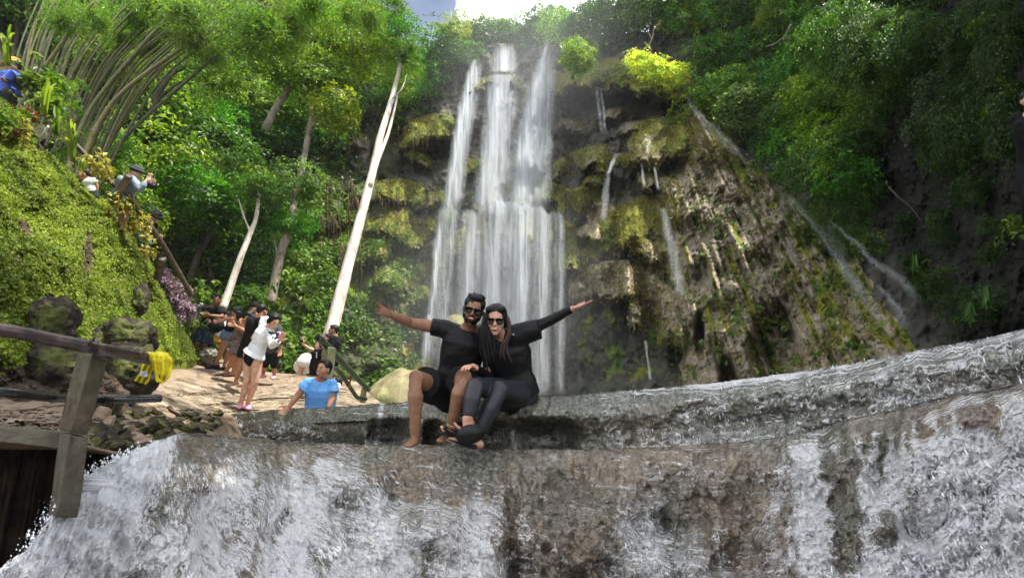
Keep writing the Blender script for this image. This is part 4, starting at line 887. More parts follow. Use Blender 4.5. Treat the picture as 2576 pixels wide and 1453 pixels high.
# drifting spray round the fall
def mistmat(k_):
  n = NT('mist'); n.n.nodes.remove(n.b); pv = n.new('VolumePrincipled'); pv.inputs['Color'].default_value = (.93, .96, 1, 1); pv.inputs['Anisotropy'].default_value = .2
  g_ = n.new('TexGradient', gradient_type='SPHERICAL'); mp_ = n.new('Mapping'); mp_.inputs['Location'].default_value = (-1, -1, -1); mp_.inputs['Scale'].default_value = (2, 2, 2); tc_ = n.new('TexCoord'); n.l(tc_.outputs['Generated'], mp_.inputs[0]); n.l(mp_.outputs[0], g_.inputs[0]); n.l(n.math('MULTIPLY', n.math('POWER', g_.outputs[1], 1.3), k_), pv.inputs['Density'])
  n.l(pv.outputs[0], n.out.inputs['Volume']); return n.m
M_mist = mistmat(.055); M_mist2 = mistmat(.07)
def ell(name, c, r, mat, **k):
    bm = bmesh.new(); bmesh.ops.create_icosphere(bm, subdivisions=3, radius=1); bm.transform(Matrix.Translation(c) @ Matrix.Diagonal((*r, 1))); me = bpy.data.meshes.new(name); bm.to_mesh(me); bm.free(); return link(name, me, mat, **k)
ell('mist', P(1230, 850, 18), (5.2, 3.6, 6.0), M_mist2, kind='stuff')
ell('mist', P(1380, 180, 22.5), (5.5, 4.0, 5.0), M_mist, kind='stuff')
# thin damp air over the whole glen
n = NT('haze'); n.n.nodes.remove(n.b); pv = n.new('VolumePrincipled'); pv.inputs['Color'].default_value = (.95, .97, 1, 1); pv.inputs['Density'].default_value = .0005; n.l(pv.outputs[0], n.out.inputs['Volume'])
bm = bmesh.new(); bmesh.ops.create_cube(bm, size=1); bm.transform(Matrix.Translation((0, 30, 18)) @ Matrix.Diagonal((120, 160, 44, 1))); me = bpy.data.meshes.new('haze'); bm.to_mesh(me); bm.free(); link('haze', me, n.m, kind='stuff')

# drops and flecks thrown off the running water
def drops(name, key, n, size, thr, seed, off=.03, streak=2.2):
    r = np.random.default_rng(seed); px, py, d, fo = WS[key]; w = np.clip(fo - thr, 0, .8) ** 1.4 * (d / 4) ** 2 * ((py < 1480) & (px > 0) & (px < 2590)); w = (w / w.sum()).ravel()
    idx = r.choice(len(w), n, p=w); PX = px.ravel()[idx] + r.normal(size=n) * 2.5; PY = py.ravel()[idx] + r.normal(size=n) * 2; D = d.ravel()[idx] - off * r.random(n) ** 2 - .004
    C = PA(PX, PY, D); s = size * r.lognormal(0, .45, n)[:, None]; fx = -fan(PX) * .8
    ax = np.stack([fx, -.25 + 0 * fx, -np.ones(n)], 1); ax /= np.linalg.norm(ax, axis=1, keepdims=True); ax = ax + r.normal(size=(n, 3)) * .12
    a = np.cross(ax, [0, 1, 0]); a /= np.linalg.norm(a, axis=1, keepdims=True); b = np.cross(ax, a); k = r.uniform(1, streak, (n, 1))
    V = np.stack([C + ax * s * k, C + a * s * .5, C + b * s * .5, C - a * s * .5, C - b * s * .5, C - ax * s * k], 1).reshape(-1, 3)
    T = np.array([(0, 1, 2), (0, 2, 3), (0, 3, 4), (0, 4, 1), (5, 2, 1), (5, 3, 2), (5, 4, 3), (5, 1, 4)]); Fq = (T[None] + (np.arange(n) * 6)[:, None, None]).reshape(-1, 3)
    return link(name, mesh_np(name, V, Fq), M_drop, kind='stuff')
n = NT('water_drop'); n.base((.86, .89, .93)); n.rough(.12); n.b.inputs['Specular IOR Level'].default_value = .6; M_drop = n.m
drops('water_drops', 'cascade_water', 12000, .0022, .40, 1, streak=5); drops('spray_drops', 'cascade_water', 3500, .0022, .80, 2, off=.12, streak=1.4); drops('rim_drops', 'rim_water', 1600, .0026, .20, 3, streak=4)
# spray flying off the edge of the white chute
r = np.random.default_rng(9); n_ = 700; t_ = r.random(n_); PX = 60 + 300 * t_ + r.normal(size=n_) * 14; PY = ter_top(PX) - np.abs(r.normal(size=n_)) * 22 * (1.2 - t_) ; D = ter_d0(PX) - .1 + r.normal(size=n_) * .12
C = PA(PX, PY, D); s = .0028 * r.lognormal(0, .6, n_)[:, None]; V = np.stack([C + [0, 0, 1] * s * 1.5, C + [1, 0, 0] * s, C + [0, 1, 0] * s, C - [1, 0, 0] * s, C - [0, 1, 0] * s, C - [0, 0, 1] * s], 1).reshape(-1, 3)
T = np.array([(0, 1, 2), (0, 2, 3), (0, 3, 4), (0, 4, 1), (5, 2, 1), (5, 3, 2), (5, 4, 3), (5, 1, 4)]); link('spray_drops', mesh_np('spray_drops', V, (T[None] + (np.arange(n_) * 6)[:, None, None]).reshape(-1, 3)), M_drop, kind='stuff')
# ================================================================ concrete walkway, posts, bamboo rails on the left
def mat_conc(name, lo, hi, green=.5):
    n = NT(name); v = n.coord(); f = n.noise(v, 9, 8, .65); g = n.noise(v, 2.5, 5)
    c = n.ramp(f, [(.3, lo), (.7, hi)]); c = n.mix(n.ramp(g, [(.42, 0.0), (.62, green)]), c, (.045, .06, .02)); n.base(c); n.rough(.8)
    vv = n.new('TexVoronoi'); vv.inputs['Scale'].default_value = 30; n.l(v, vv.inputs['Vector'])
    n.bump(n.math('ADD', f, n.math('MULTIPLY', vv.outputs[0], .4)), .6, .02); return n.m
M_conc = mat_conc('mossy_concrete', (.028, .024, .014), (.15, .122, .08), .8); M_conc2 = mat_conc('wet_concrete', (.05, .043, .033), (.14, .12, .09), .3)
def loft(rings, name, sub=0, noise=0.0, closed=True):
    """rings: list of equal-length corner lists -> closed solid with slightly rough faces"""
    bm = bmesh.new(); R2 = []
    for r in rings: R2.append([bm.verts.new(p) for p in r])
    k = len(rings[0])
    for a, b in zip(R2[:-1], R2[1:]):
        for i in range(k): bm.faces.new((a[i], a[(i + 1) % k], b[(i + 1) % k], b[i]))
    if closed: bm.faces.new(R2[0][::-1]); bm.faces.new(R2[-1])
    bmesh.ops.recalc_face_normals(bm, faces=bm.faces)
    bmesh.ops.bevel(bm, geom=list(bm.edges), offset=.006, segments=1, affect='EDGES')
    if sub:
        bmesh.ops.subdivide_edges(bm, edges=bm.edges, cuts=sub, use_grid_fill=True)
        for v in bm.verts:
            q = v.co; s = (float(fbm(q.x * 9, q.y * 9, q.z * 9, 3)) - .5) * noise; v.co = q + Vector((s, -s, s * .4))
    me = bpy.data.meshes.new(name); bm.to_mesh(me); bm.free(); return me
t = thing('concrete_post', P(180, 1280, 3.5), 'leaning moss-stained concrete post holding up two dark bamboo rails', 'post')
def off(me, t):
    me.transform(Matrix.Translation(-t.location)); return me
link_local('shaft', off(loft([[P(197, 884, 3.62), P(233, 890, 3.48), P(272, 904, 3.60), P(238, 897, 3.78)], [P(146, 1076, 3.58), P(178, 1086, 3.42), P(221, 1093, 3.54), P(190, 1086, 3.74)]], 'shaft', 5, .035), t), M_conc, t)
link_local('footing', off(loft([[P(150, 1088, 3.58), P(178, 1092, 3.40), P(224, 1099, 3.52), P(200, 1092, 3.78)], [P(122, 1290, 3.55), P(140, 1300, 3.36), P(196, 1300, 3.48), P(185, 1290, 3.8)]], 'footing', 5, .05), t), M_conc2, t)
t = thing('concrete_walkway', P(0, 1140, 3.4), 'grey concrete slab edge of the walkway, over the dark hollow at left', 'walkway')
link_local('slab', off(loft([[P(-500, 1040, 3.3), P(-500, 1085, 3.3), P(-500, 1070, 4.6), P(-500, 1045, 4.6)], [P(0, 1072, 3.55), P(0, 1112, 3.52), P(0, 1090, 4.7), P(0, 1055, 4.7)], [P(168, 1092, 3.60), P(163, 1130, 3.58), P(175, 1125, 4.7), P(182, 1080, 4.7)]], 'slab', 3, .03), t), M_conc2, t)
def mat_rail(name, c0, c1, rough):
    n = NT(name); f = n.noise(n.coord(), 16, 6, .6); g = n.noise(n.coord(), 4, 4); c = n.ramp(f, [(.35, c0), (.7, c1)]); c = n.mix(n.ramp(g, [(.55, 0.0), (.7, .5)]), c, tuple(min(1, x * 2.6) for x in c1))
    n.base(c); n.rough(rough); n.b.inputs['Specular IOR Level'].default_value = .6; n.bump(f, .15, .01); return n.m
M_railD = mat_rail('dark_weathered_bamboo', (.022, .014, .012), (.075, .048, .042), .32); M_railB = mat_rail('black_bamboo', (.010, .010, .010), (.03, .028, .028), .22); M_railG = mat_rail('green_bamboo', (.015, .028, .012), (.045, .075, .030), .28)
M_railBr = mat_rail('brown_pole', (.03, .018, .012), (.09, .06, .045), .6)
def pole(name, pts, rpx, mat, label, cat='rail', step=.45, seg=16, parent=None, hollow=False):
    P3 = [P(*q) for q in pts]; p = catmull(P3, 24); n = len(p); L = 0; rad = []
    ds = np.linspace(0, 1, n); rr = np.interp(ds, np.linspace(0, 1, len(pts)), [r * q[2] / F for r, q in zip(rpx, pts)])
    for i in range(n):
        if i: L += (p[i] - p[i - 1]).length
        ph = ((L + .13) % step) / step; rad.append(rr[i] * (1.08 if ph < .06 else (.985 if ph < .12 else 1)))
    VF = tube(p, rad, seg)
    if parent: return link_local(name, off(pymesh(name, VF), parent), mat, parent)
    t = thing(name, P3[0], label, cat); link_local('pole', off(pymesh('pole', VF), t), mat, t); return t
pole('bamboo_rail', [(-260, 790, 2.7), (0, 828, 3.0), (120, 851, 3.2), (235, 874, 3.42), (320, 890, 3.7), (392, 906, 3.95)], [18, 17.5, 17, 16.5, 15, 14.5], M_railD, 'thick dark bamboo top rail crossing the concrete post, towel over its end')
t = pole('bamboo_rail', [(-260, 965, 2.9), (0, 985, 3.2), (110, 997, 3.5), (190, 1001, 3.80), (300, 1003, 3.9), (404, 1001, 4.1)], [13, 12.5, 12, 11, 10.5, 10], M_railB, 'thinner black bamboo lower rail with glossy rounded end, below the towel')
# wire binding at the post
link_local('wire', pymesh('wire', ([v - t.location for v in tube([P(240 + 18 * math.sin(a) * .35, 868 + 20 * math.cos(a) * .95, 3.41 - .06 * math.sin(a)) for a in np.linspace(0, 6.28, 14)], .006, 6)[0]], tube([Vector((0, 0, i)) for i in range(14)], .006, 6)[1])), M_railB, t)
# yellow towel
M_towel = plain('yellow_cloth', (.62, .52, .02), .95, .25, 40, .5, .01)
t = thing('towel', P(395, 900, 3.95), 'yellow cloth hanging over the end of the top bamboo rail', 'towel')
def cloth(rows, nu=22, amp=.02, seed=0, folds=5):
    """rows: (xl, yl, xr, yr, d)"""
    r = np.array(rows, float); nv = 40; s = np.linspace(0, 1, nv); k = np.linspace(0, 1, len(rows)); q = [np.interp(s, k, r[:, i]) for i in range(5)]; u = np.linspace(0, 1, nu)
    px = q[0][:, None] + (q[2] - q[0])[:, None] * u; py = q[1][:, None] + (q[3] - q[1])[:, None] * u
    d = q[4][:, None] + amp * np.sin(u * folds * 6.28 + seed + s[:, None] * 3) * (.3 + s[:, None]) + (fbm(px / 14, py / 20, seed, 3) - .5) * amp * 2
    return PA(px, py, d).reshape(-1, 3), grid_faces(nv, nu)
def solid_cloth(name, VF, th, parent, mat):
    V, Fq = VF; me = mesh_np(name, V - np.array(parent.location), Fq); o = link_local(name, me, mat, parent); m = o.modifiers.new('s', 'SOLIDIFY'); m.thickness = th; return o
solid_cloth('cloth', cloth([(362, 900, 398, 882, 4.04), (368, 884, 422, 886, 3.93), (371, 886, 429, 900, 3.85), (376, 905, 430, 922, 3.83), (384, 928, 424, 942, 3.82), (392, 948, 414, 956, 3.82), (398, 960, 404, 962, 3.82)], amp=.022, folds=2.2), .012, t, M_towel)
solid_cloth('cloth', cloth([(362, 904, 392, 905, 4.05), (358, 918, 384, 920, 4.08), (352, 936, 376, 938, 4.1), (344, 950, 372, 955, 4.1), (341, 958, 366, 966, 4.1)], amp=.02, seed=2, folds=2), .01, t, M_towel)
solid_cloth('tag', cloth([(353, 933, 371, 934, 4.06), (352, 946, 370, 948, 4.06)], amp=.003, seed=2, folds=1), .006, t, plain('white_tag', (.5, .52, .52), .6, .2))
M_greyst = plain('grey_stone', (.16, .15, .12), .9, .5, 14, .8, .03)
# boulders in the bank
n = NT('dark_boulder'); v = n.coord(); f = n.noise(v, 5, 8, .68); g = n.noise(v, 14, 6, .6); c = n.ramp(f, [(.36, (.010, .008, .005)), (.54, (.05, .036, .022)), (.72, (.17, .13, .085))]); mg = n.noise(v, 2.5, 5); c = n.mix(n.ramp(mg, [(.5, 0.0), (.62, .85)]), c, (.09, .11, .02)); n.base(c); n.rough(.75); n.bump(n.math('ADD', f, g), 1.0, .06); M_bould = n.m
for (x, y, d, r, s, rot, lb) in [(138, 812, 5.75, (.19, .2, .25), 1, (.2, 0, .3), 'dark brown boulder jutting from the moss above the left rail'), (322, 850, 6.7, (.28, .25, .24), 2, (0, .2, 0), 'pitted dark boulder at the foot of the moss bank behind the rail'), (325, 930, 6.4, (.28, .25, .28), 3, (0, 0, 1), 'shadowed rock below the top rail beside the towel'),
                                 (356, 752, 8.9, (.10, .15, .22), 4, (0, 0, 0), 'narrow brown rock poking through the moss near its right edge'), (150, 935, 5.6, (.34, .3, .26), 5, (0, 0, 2), 'low dark rock in the recess behind the concrete post'), (32, 668, 6.1, (.05, .06, .07), 6, (0, 0, 0), 'small dark stump of rock in the moss at the left edge'),
                                 (265, 885, 6.7, (.25, .3, .25), 7, (0, 0, 3), 'brown rock between the two larger boulders under the moss'), (528, 895, 12.6, (.19, .2, .17), 8, (0, 0, 0), 'grey boulder lying behind the feet of the man in navy shorts')]:
    me = rockmesh('rock', None, r, 5, .42, 2.1, s * 3.1, rot); o = link('boulder', me, M_bould if s < 8 else M_greyst, label=lb, cat='rock'); o.location = P(x, y, d)
_l = link('rock_ledge', rockmesh('ledge', None, (.9, .7, .35), 5, .3, 1.4, 4), plain('black_rock', (.006, .006, .006), .9, .5, 8, .5, .05, .1), label='black rock ledge jutting from the dark wall at the right edge', cat='rock'); _l.location = P(2790, 640, 7.3)
# rubble wall under the path
k = 0
rt = thing('rubble_bank', P(350, 1120, 5.0), 'bank of piled dark flat stones beneath the path beside the white chute', 'stones')
rr = random.Random(5)
for row in range(6):
    for i in range(15):
        x = 245 + i * 21 + rr.uniform(-8, 8) + (row % 2) * 10; y = 1040 + row * 16 + rr.uniform(-4, 4) + max(0, (300 - x)) * .1
        if y > 1128 - max(0, x - 330) * .15 or (x > 520 and y > 1082): continue
        me = rockmesh('stone', None, (rr.uniform(.04, .13), .09, rr.uniform(.02, .06)), 2, .55, 2.2, rr.uniform(0, 90), (rr.uniform(-.6, .6), rr.uniform(-.7, .7), rr.uniform(0, 3))); me.polygons.foreach_set('use_smooth', np.zeros(len(me.polygons), bool))
        d = float(pt_d(x, min(y, 1120))) * .985 - .05
        o = link_local('stone', me, None, rt); o.data.materials.append(M_bould if rr.random() < .7 else M_path); o.location = P(x, y, d) - rt.location
# stair rails going up the bank
pole('stair_rail', [(322, 488, 9.6), (360, 545, 9.9), (400, 600, 10.2), (440, 668, 10.6), (482, 742, 11)], [6.5, 6.5, 6.5, 6.5, 6], M_railBr, 'long dark brown handrail pole sloping down behind the mossy bank')
pole('stair_rail', [(182, 356, 9.4), (225, 400, 9.5), (262, 440, 9.6), (296, 474, 9.7)], [6, 6, 6, 6], M_railBr, 'short brown handrail pole above the one the hat man leans on')
pole('stair_rail', [(40, 196, 9.2), (60, 218, 9.3), (80, 242, 9.3)], [6, 6, 6], M_railBr, 'dark pole end by the blue and orange clothes at far left')
pole('stair_post', [(325, 442, 9.45), (308, 472, 9.5), (288, 512, 9.6)], [9, 10, 9], M_railBr, 'split wooden post where two handrails are lashed beside the hat man', 'post')
pole('stair_post', [(408, 650, 10.3), (404, 668, 10.4), (396, 700, 10.5)], [10, 9, 10], M_railBr, 'short dark post under the long handrail above the purple plants', 'post')
pole('dead_branch', [(120, 318, 9.2), (112, 334, 9.1), (98, 352, 9.1)], [4, 4, 5], M_white, 'pale broken cane lying among the plants at the bank top', 'branch')
# green bamboo rail behind the blue shirt man
t = pole('green_rail', [(800, 848, 7.7), (830, 878, 8.0), (868, 918, 8.4), (905, 958, 8.8), (928, 980, 9.0)], [9.5, 9, 8, 6.5, 5.5], M_railG, 'thick green bamboo handrail with open hollow end, sloping down to the pool', step=.55)
M_boreshade = plain('bore_shade', (.01, .01, .008), .9)  # dark disc standing for the shade inside the hollow end
link_local('bore_disc', off(pymesh('bore_disc', tube([P(799.2, 847.2, 7.69), P(801, 849, 7.71)], .034, 14)), t), M_boreshade, t)
link_local('rim', off(pymesh('rim', tube([P(798, 846.5, 7.68) + (P(830, 878, 8.0) - P(800, 848, 7.7)).normalized() * .0] * 1 + [P(803, 851, 7.73)], [.052, .052], 14)), t), M_railG, t) if False else None
pole('green_rail', [(845, 925, 8.3), (868, 955, 8.6), (888, 985, 8.8), (900, 1000, 8.9), (922, 1003, 9.0)], [5.5, 5.5, 5, 5, 4.5], M_railG, 'thinner lower green handrail bending level at its foot', step=.6)
t = thing('rail_post', P(805, 1000, 8.1), 'squared pale green post under the hollow end of the green rail', 'post')
link_local('shaft', off(loft([[P(812, 868, 7.95), P(826, 872, 7.85), P(846, 876, 7.95), P(832, 870, 8.1)], [P(797, 1005, 7.9), P(811, 1008, 7.8), P(832, 1010, 7.9), P(818, 1004, 8.1)]], 'shaft', 2, .01), t), plain('pale_post', (.20, .20, .10), .8, .4, 9), t)
pole('rail_post', [(918, 972, 9.0), (914, 992, 9.0), (912, 1012, 9.0)], [7.5, 7.5, 7.5], plain('pale_post2', (.20, .20, .10), .8, .4, 9), 'stubby pale post at the lower end of the green rails', 'post')
pole('rail_rod', [(882, 948, 8.6), (879, 975, 8.6)], [2.2, 2.2], plain('rust', (.22, .07, .03), .9, .4), 'thin rusty rod hanging beneath the green rail', 'rod')
# strap-leaved plants and crotons on top of the bank
M_strap = leafmat('strap_leaf', (.10, .16, .02), (.22, .28, .04), (.42, .36, .05), .4)
def strap_plant(x, y, d, n, h, w, spreadpx, label, mat=None, cat='plant', lean=0, seed=0):
    r = random.Random(seed + x); t = thing('strap_plant', P(x, y, d), label, cat)
    for i in range(n):
        a = (i / max(1, n - 1) - .5) * 2; b = P(x + a * 4, y, d) - t.location; hh = h * r.uniform(.65, 1.05)
        tip = P(x + lean + a * spreadpx + r.uniform(-5, 5), y - hh * (.92 - .3 * abs(a) ** 2), d + r.uniform(-.3, .3)) - t.location
        mid = P(x + lean * .4 + a * spreadpx * .45, y - hh * .62, d + r.uniform(-.2, .2)) - t.location
        pts = catmull([b, mid, tip], 7); V = []; Fc = []; m = len(pts)
        for k, p in enumerate(pts):
            s = k / (m - 1); ww = w * d / F * (.35 + 1.3 * math.sin(math.pi * min(1, .12 + s * .88)) * .6); sd = Vector((1, r.uniform(-.02, .02), 0)) * ww; V += [p - sd + Vector((0, -.01, 0)), p + Vector((0, .02, 0)), p + sd + Vector((0, -.01, 0))]
            if k: o = 3 * k; Fc += [(o - 3, o - 2, o + 1, o), (o - 2, o - 1, o + 2, o + 1)]
        me = pymesh('leaf', (V, Fc)); attr(me, 'rnd', [r.random()] * len(Fc), 'FACE'); attr(me, 'clump', [r.random() * .7] * len(Fc), 'FACE'); link_local('leaf', me, mat or M_strap, t)
strap_plant(112, 290, 8.7, 12, 100, 4.4, 26, 'tallest strap-leaved plant on the bank top, upright green blades', lean=14)
strap_plant(142, 340, 8.8, 11, 84, 4, 24, 'strap-leaved plant with curling yellow-green blades, middle of three', lean=0)
strap_plant(184, 405, 9.0, 14, 112, 4.4, 30, 'strap-leaved plant with many arching blades, lowest of three on the bank', lean=-8)
strap_plant(20, 165, 8.0, 9, 120, 4, 24, 'bright grassy plant at the top left edge above the orange cap', lean=-6)
strap_plant(205, 430, 9.0, 4, 50, 3, 14, 'small grassy sprig beside the stair rail base', lean=8)
strap_plant(304, 1020, 5.6, 9, 26, 3, 28, 'little spiky plant on the dirt behind the concrete post', lean=0)
strap_plant(380, 835, 7.5, 8, 34, 3, 20, 'tuft of thin blades at the right end of the moss bank', lean=6)
M_redl = leafmat('red_leaf', (.10, .02, .02), (.20, .05, .04), (.35, .18, .12), .25)
strap_plant(62, 300, 8.4, 9, 42, 3.2, 26, 'dark red cordyline on the crest of the moss bank', M_redl); strap_plant(88, 308, 8.4, 8, 38, 3, 22, 'dark red cordyline closest to the tall strap plant', M_redl, seed=3); strap_plant(45, 345, 8.0, 7, 30, 3, 20, 'small red spiky plant on the moss face below the crest', M_redl, seed=5)
M_croton = leafmat('croton_leaf', (.14, .13, .02), (.36, .30, .07), (.62, .50, .16), .35)
CRC = crown_mesh('croton_mesh', 26, 6, .62, .26, spread=.3, shell=.3, hole=.1, mat=M_croton, seed=31); CRG = crown_mesh('shrub_mesh', 40, 7, .50, .24, spread=.26, shell=.3, hole=.1, mat=M_creep, seed=32)
for (x, y, r, d, me, lb) in [(240, 408, 26, 9.3, CRC, 'yellow croton shrub by the upper stair rail'), (262, 432, 16, 9.3, CRC, 'small yellow croton touching the brown handrail'), (300, 512, 24, 9.5, CRC, 'pale yellow croton in front of the green shorts'), (345, 560, 22, 9.7, CRC, 'sparse cream croton below the camera man'), (362, 590, 18, 9.9, CRC, 'lower cream croton beside the crest of the moss'),
                             (372, 632, 14, 10.3, CRC, 'smallest croton low on the bank edge by the handrail'), (130, 262, 34, 9.0, CRG, 'leafy shrub behind the tallest strap plant'), (90, 200, 36, 9.4, CRG, 'leafy shrub just right of the blue shirt'), (150, 215, 30, 9.8, CRG, 'olive leafy shrub between the bamboo and blue shirt'), (30, 320, 30, 8.0, CRC, 'yellowish shrub on the far left crest of the bank'),
                             (10, 300, 30, 7.8, CRG, 'green shrub at the left edge on top of the bank'), (600, 880 - 60, 0, 12, CRG, ''), (740, 700, 26, 13.5, CRG, 'broad pale green seedling at the forest foot behind the crowd'), (480, 810, 22, 12.6, CRG, 'lime green weeds behind the man in navy shorts'), (500, 740, 30, 14, CRG, 'green undergrowth right of the white cap person'), (2215, 885, 14, 9, CRG, 'small leafy weed standing on the right end of the apron'), (2330, 700, 26, 9.6, CRG, 'leafy branch on the right wall above the rim'), (2560, 560, 26, 6.9, CRG, 'leafy branch at the right edge of the dark wall')]:
    if r == 0: continue
    t = thing('shrub', P(x, y + r, d), lb, 'shrub'); crown(t, 'a', P(x, y, d), r * d / F * 1.15, me=me, name='foliage')
# bright moss clump left of the path
relief('mossy_knoll', 380, 560, 60, 40, lerpf([(380, 800), (450, 795), (500, 800), (530, 850), (560, 880)]), lerpf([(380, 900), (560, 905)]), lambda px, py: 12.9 + 0 * px, M_moss, lambda px, py, d: (fbm(px / 20, py / 20, 3, 4) - .5) * .5, lambda px, py, V: {'bare': 0 * px}, flange=((.5, -.2),), kind='structure')

# hanging roots, bare branches, ferns
def strands(name, spots, n, r, label, cat, mat, sway=10, seed=0):
    q = random.Random(seed); t = thing(name, P(spots[0][0], spots[0][1], spots[0][2]), label, cat); pr = []
    for (x, y, d, w, L) in spots:
        for i in range(n):
            xx = x + q.uniform(-w, w); yy = y + q.uniform(-12, 12); l = L * q.uniform(.5, 1.1); s_ = q.uniform(-sway, sway)
            pr.append(tube(catmull([P(xx, yy, d), P(xx + s_ * .4, yy + l * .5, d - .1), P(xx + s_ * .2, yy + l, d)], 3), [r, r * .8, r * .7, r * .7, r * .6, r * .5, r * .4], 4))
    link_local('roots', off(pymesh('roots', join(pr)), t), mat, t, kind='stuff')
M_root = plain('root_bark', (.13, .085, .055), .9, .4)
strands('hanging_roots', [(860, 455, 20.5, 40, 110), (900, 500, 20, 25, 120), (830, 540, 19.5, 25, 110), (880, 620, 18.5, 30, 130)], 16, .014, 'thin brown roots and dry stems hanging on the earth slope left of the falls', 'roots', M_root, 22, 1)
strands('hanging_roots', [(1040, 330, 21.5, 40, 60), (990, 500, 20.3, 35, 45)], 14, .010, 'fine roots dripping beneath the mossy ledges beside the left strand', 'roots', M_root, 4, 2)
0 and strands('hanging_roots', [(1640, 385, 17.2, 70, 45), (1540, 720, 15.6, 60, 40), (1600, 470, 17, 60, 60)], 14, .010, 'fine roots dripping from the tufa overhangs right of the falls', 'roots', M_root, 3, 3)
def branch(lines, label, mat, r=.03):
    t = thing('bare_branch', P(*lines[0][0]), label, 'branch'); pr = []
    for l in lines: p = catmull([P(*q) for q in l], 5); pr.append(tube(p, list(np.linspace(r, r * .4, len(p))), 6)); r *= .8
    link_local('branch', off(pymesh('branch', join(pr)), t), mat, t)
branch([[(1622, 128, 19.5), (1640, 100, 19.4), (1646, 75, 19.3), (1660, 60, 19.2)], [(1640, 100, 19.4), (1630, 80, 19.3)]], 'pale crooked branch above the yellow bush', M_grey)
branch([[(1990, 62, 16.5), (1975, 90, 16.6), (1950, 110, 16.8), (1925, 118, 17)], [(1975, 90, 16.6), (2000, 130, 16.7), (2020, 150, 16.8)]], 'long thin bare branch below the yellow-green crown on the right slope', M_grey)
branch([[(2235, 470, 11), (2265, 500, 10.8), (2290, 520, 10.6), (2320, 560, 10.4)]], 'dark bare vine stem crossing the shaded wall', M_brown, .02)
M_fern = leafmat('fern_frond', (.04, .10, .015), (.08, .18, .02), (.16, .28, .04), .3)
strap_plant(2440, 760, 6.9, 9, -70, 2.6, 34, 'bright fern with drooping fronds on the dark wall above the right rim', M_fern, lean=-10)
strap_plant(2480, 720, 6.7, 8, -80, 2.6, 26, 'longest hanging fern at the right, over the rim', M_fern, lean=6)
strap_plant(2150, 880, 9.0, 8, 26, 2.4, 26, 'small fern at the right foot of the apron', M_fern)
strap_plant(2300, 640, 9.6, 8, -60, 2.6, 24, 'hanging fern left of the dark vines on the right wall', M_fern)
for (x, y, r, d) in [(2130, 60, 60, 12.6), (2180, 110, 60, 12.0), (2230, 60, 60, 11.4), (2120, 140, 55, 12.6), (2200, 180, 50, 12), (2060, 100, 55, 13.5), (2260, 110, 55, 11)]:
    simple_tree('wall_creeper', x, y, d, r, random.choice(['c', 'a', 'bam']), jit(G_dark), 'dark creeper clinging to the shaded rock wall at right', 'creeper', GRW, trunk=False, sz=1.5)
# ================================================================ people
def loftm(secs, seg=18, round_=(True, True)):
    """secs: (centre, side vector*rx, front vector*ry) -> closed V,F; rounded or flat ends"""
    S = [(Vector(c), Vector(a), Vector(b)) for c, a, b in secs]
    V = []; Fc = []; rings = []
    def ring(c, a, b):
        o = len(V)
        for k in range(seg):
            t = 2 * math.pi * k / seg; V.append(c + a * math.cos(t) + b * math.sin(t))
        rings.append(o)
    d0 = (S[1][0] - S[0][0]).normalized(); d1 = (S[-1][0] - S[-2][0]).normalized()
    if round_[0]:
        r = min(S[0][1].length, S[0][2].length)
        for q in (1.25, .8, .4): ring(S[0][0] - d0 * r * math.sin(q), S[0][1] * math.cos(q), S[0][2] * math.cos(q))
    for c, a, b in S: ring(c, a, b)
    if round_[1]:
        r = min(S[-1][1].length, S[-1][2].length)
        for q in (.4, .8, 1.25): ring(S[-1][0] + d1 * r * math.sin(q), S[-1][1] * math.cos(q), S[-1][2] * math.cos(q))
    for a, b in zip(rings[:-1], rings[1:]):
        for k in range(seg): Fc.append((a + k, a + (k + 1) % seg, b + (k + 1) % seg, b + k))
    for o, s in ((rings[0], 1), (rings[-1], -1)):
        c = sum((V[o + k] for k in range(seg)), Vector()) / seg; V.append(c); i = len(V) - 1
        for k in range(seg): Fc.append((i, o + (k + 1) % seg, o + k) if s > 0 else (i, o + k, o + (k + 1) % seg))
    return V, Fc
def limb(pts, rads, round_=(True, True), seg=14):
    p, fr = frames(pts); return loftm([(q, n * r, b * r) for q, (n, b), r in zip(p, fr, rads)], seg, round_)
def ellp(c, M, r):
    """ellipsoid at local c, radii r, in head frame M"""
    V = []; Fc = []; ns = 14; nr = 9
    for i in range(1, nr):
        a = math.pi * i / nr
        for k in range(ns):
            t = 2 * math.pi * k / ns; V.append(M @ Vector((c[0] + r[0] * math.sin(a) * math.cos(t), c[1] + r[1] * math.sin(a) * math.sin(t), c[2] + r[2] * math.cos(a))))
    V.append(M @ Vector((c[0], c[1], c[2] + r[2]))); V.append(M @ Vector((c[0], c[1], c[2] - r[2]))); T = len(V) - 2
    for i in range(nr - 2):
        for k in range(ns): Fc.append((i * ns + k, (i + 1) * ns + k, (i + 1) * ns + (k + 1) % ns, i * ns + (k + 1) % ns))
    for k in range(ns): Fc.append((T, k, (k + 1) % ns)); Fc.append((T + 1, (nr - 2) * ns + (k + 1) % ns, (nr - 2) * ns + k))
    return V, Fc
def smooth_np(V, me, it=2, f=.5):
    E = np.empty(len(me.edges) * 2, np.int32); me.edges.foreach_get('vertices', E); E = E.reshape(-1, 2); n = len(V)
    deg = np.bincount(E.ravel(), minlength=n)[:, None]
    for _ in range(it):
        S = np.zeros_like(V)
        for k in range(3): S[:, k] = np.bincount(E[:, 0], V[E[:, 1], k], n) + np.bincount(E[:, 1], V[E[:, 0], k], n)
        V = V * (1 - f) + S / np.maximum(deg, 1) * f
    return V
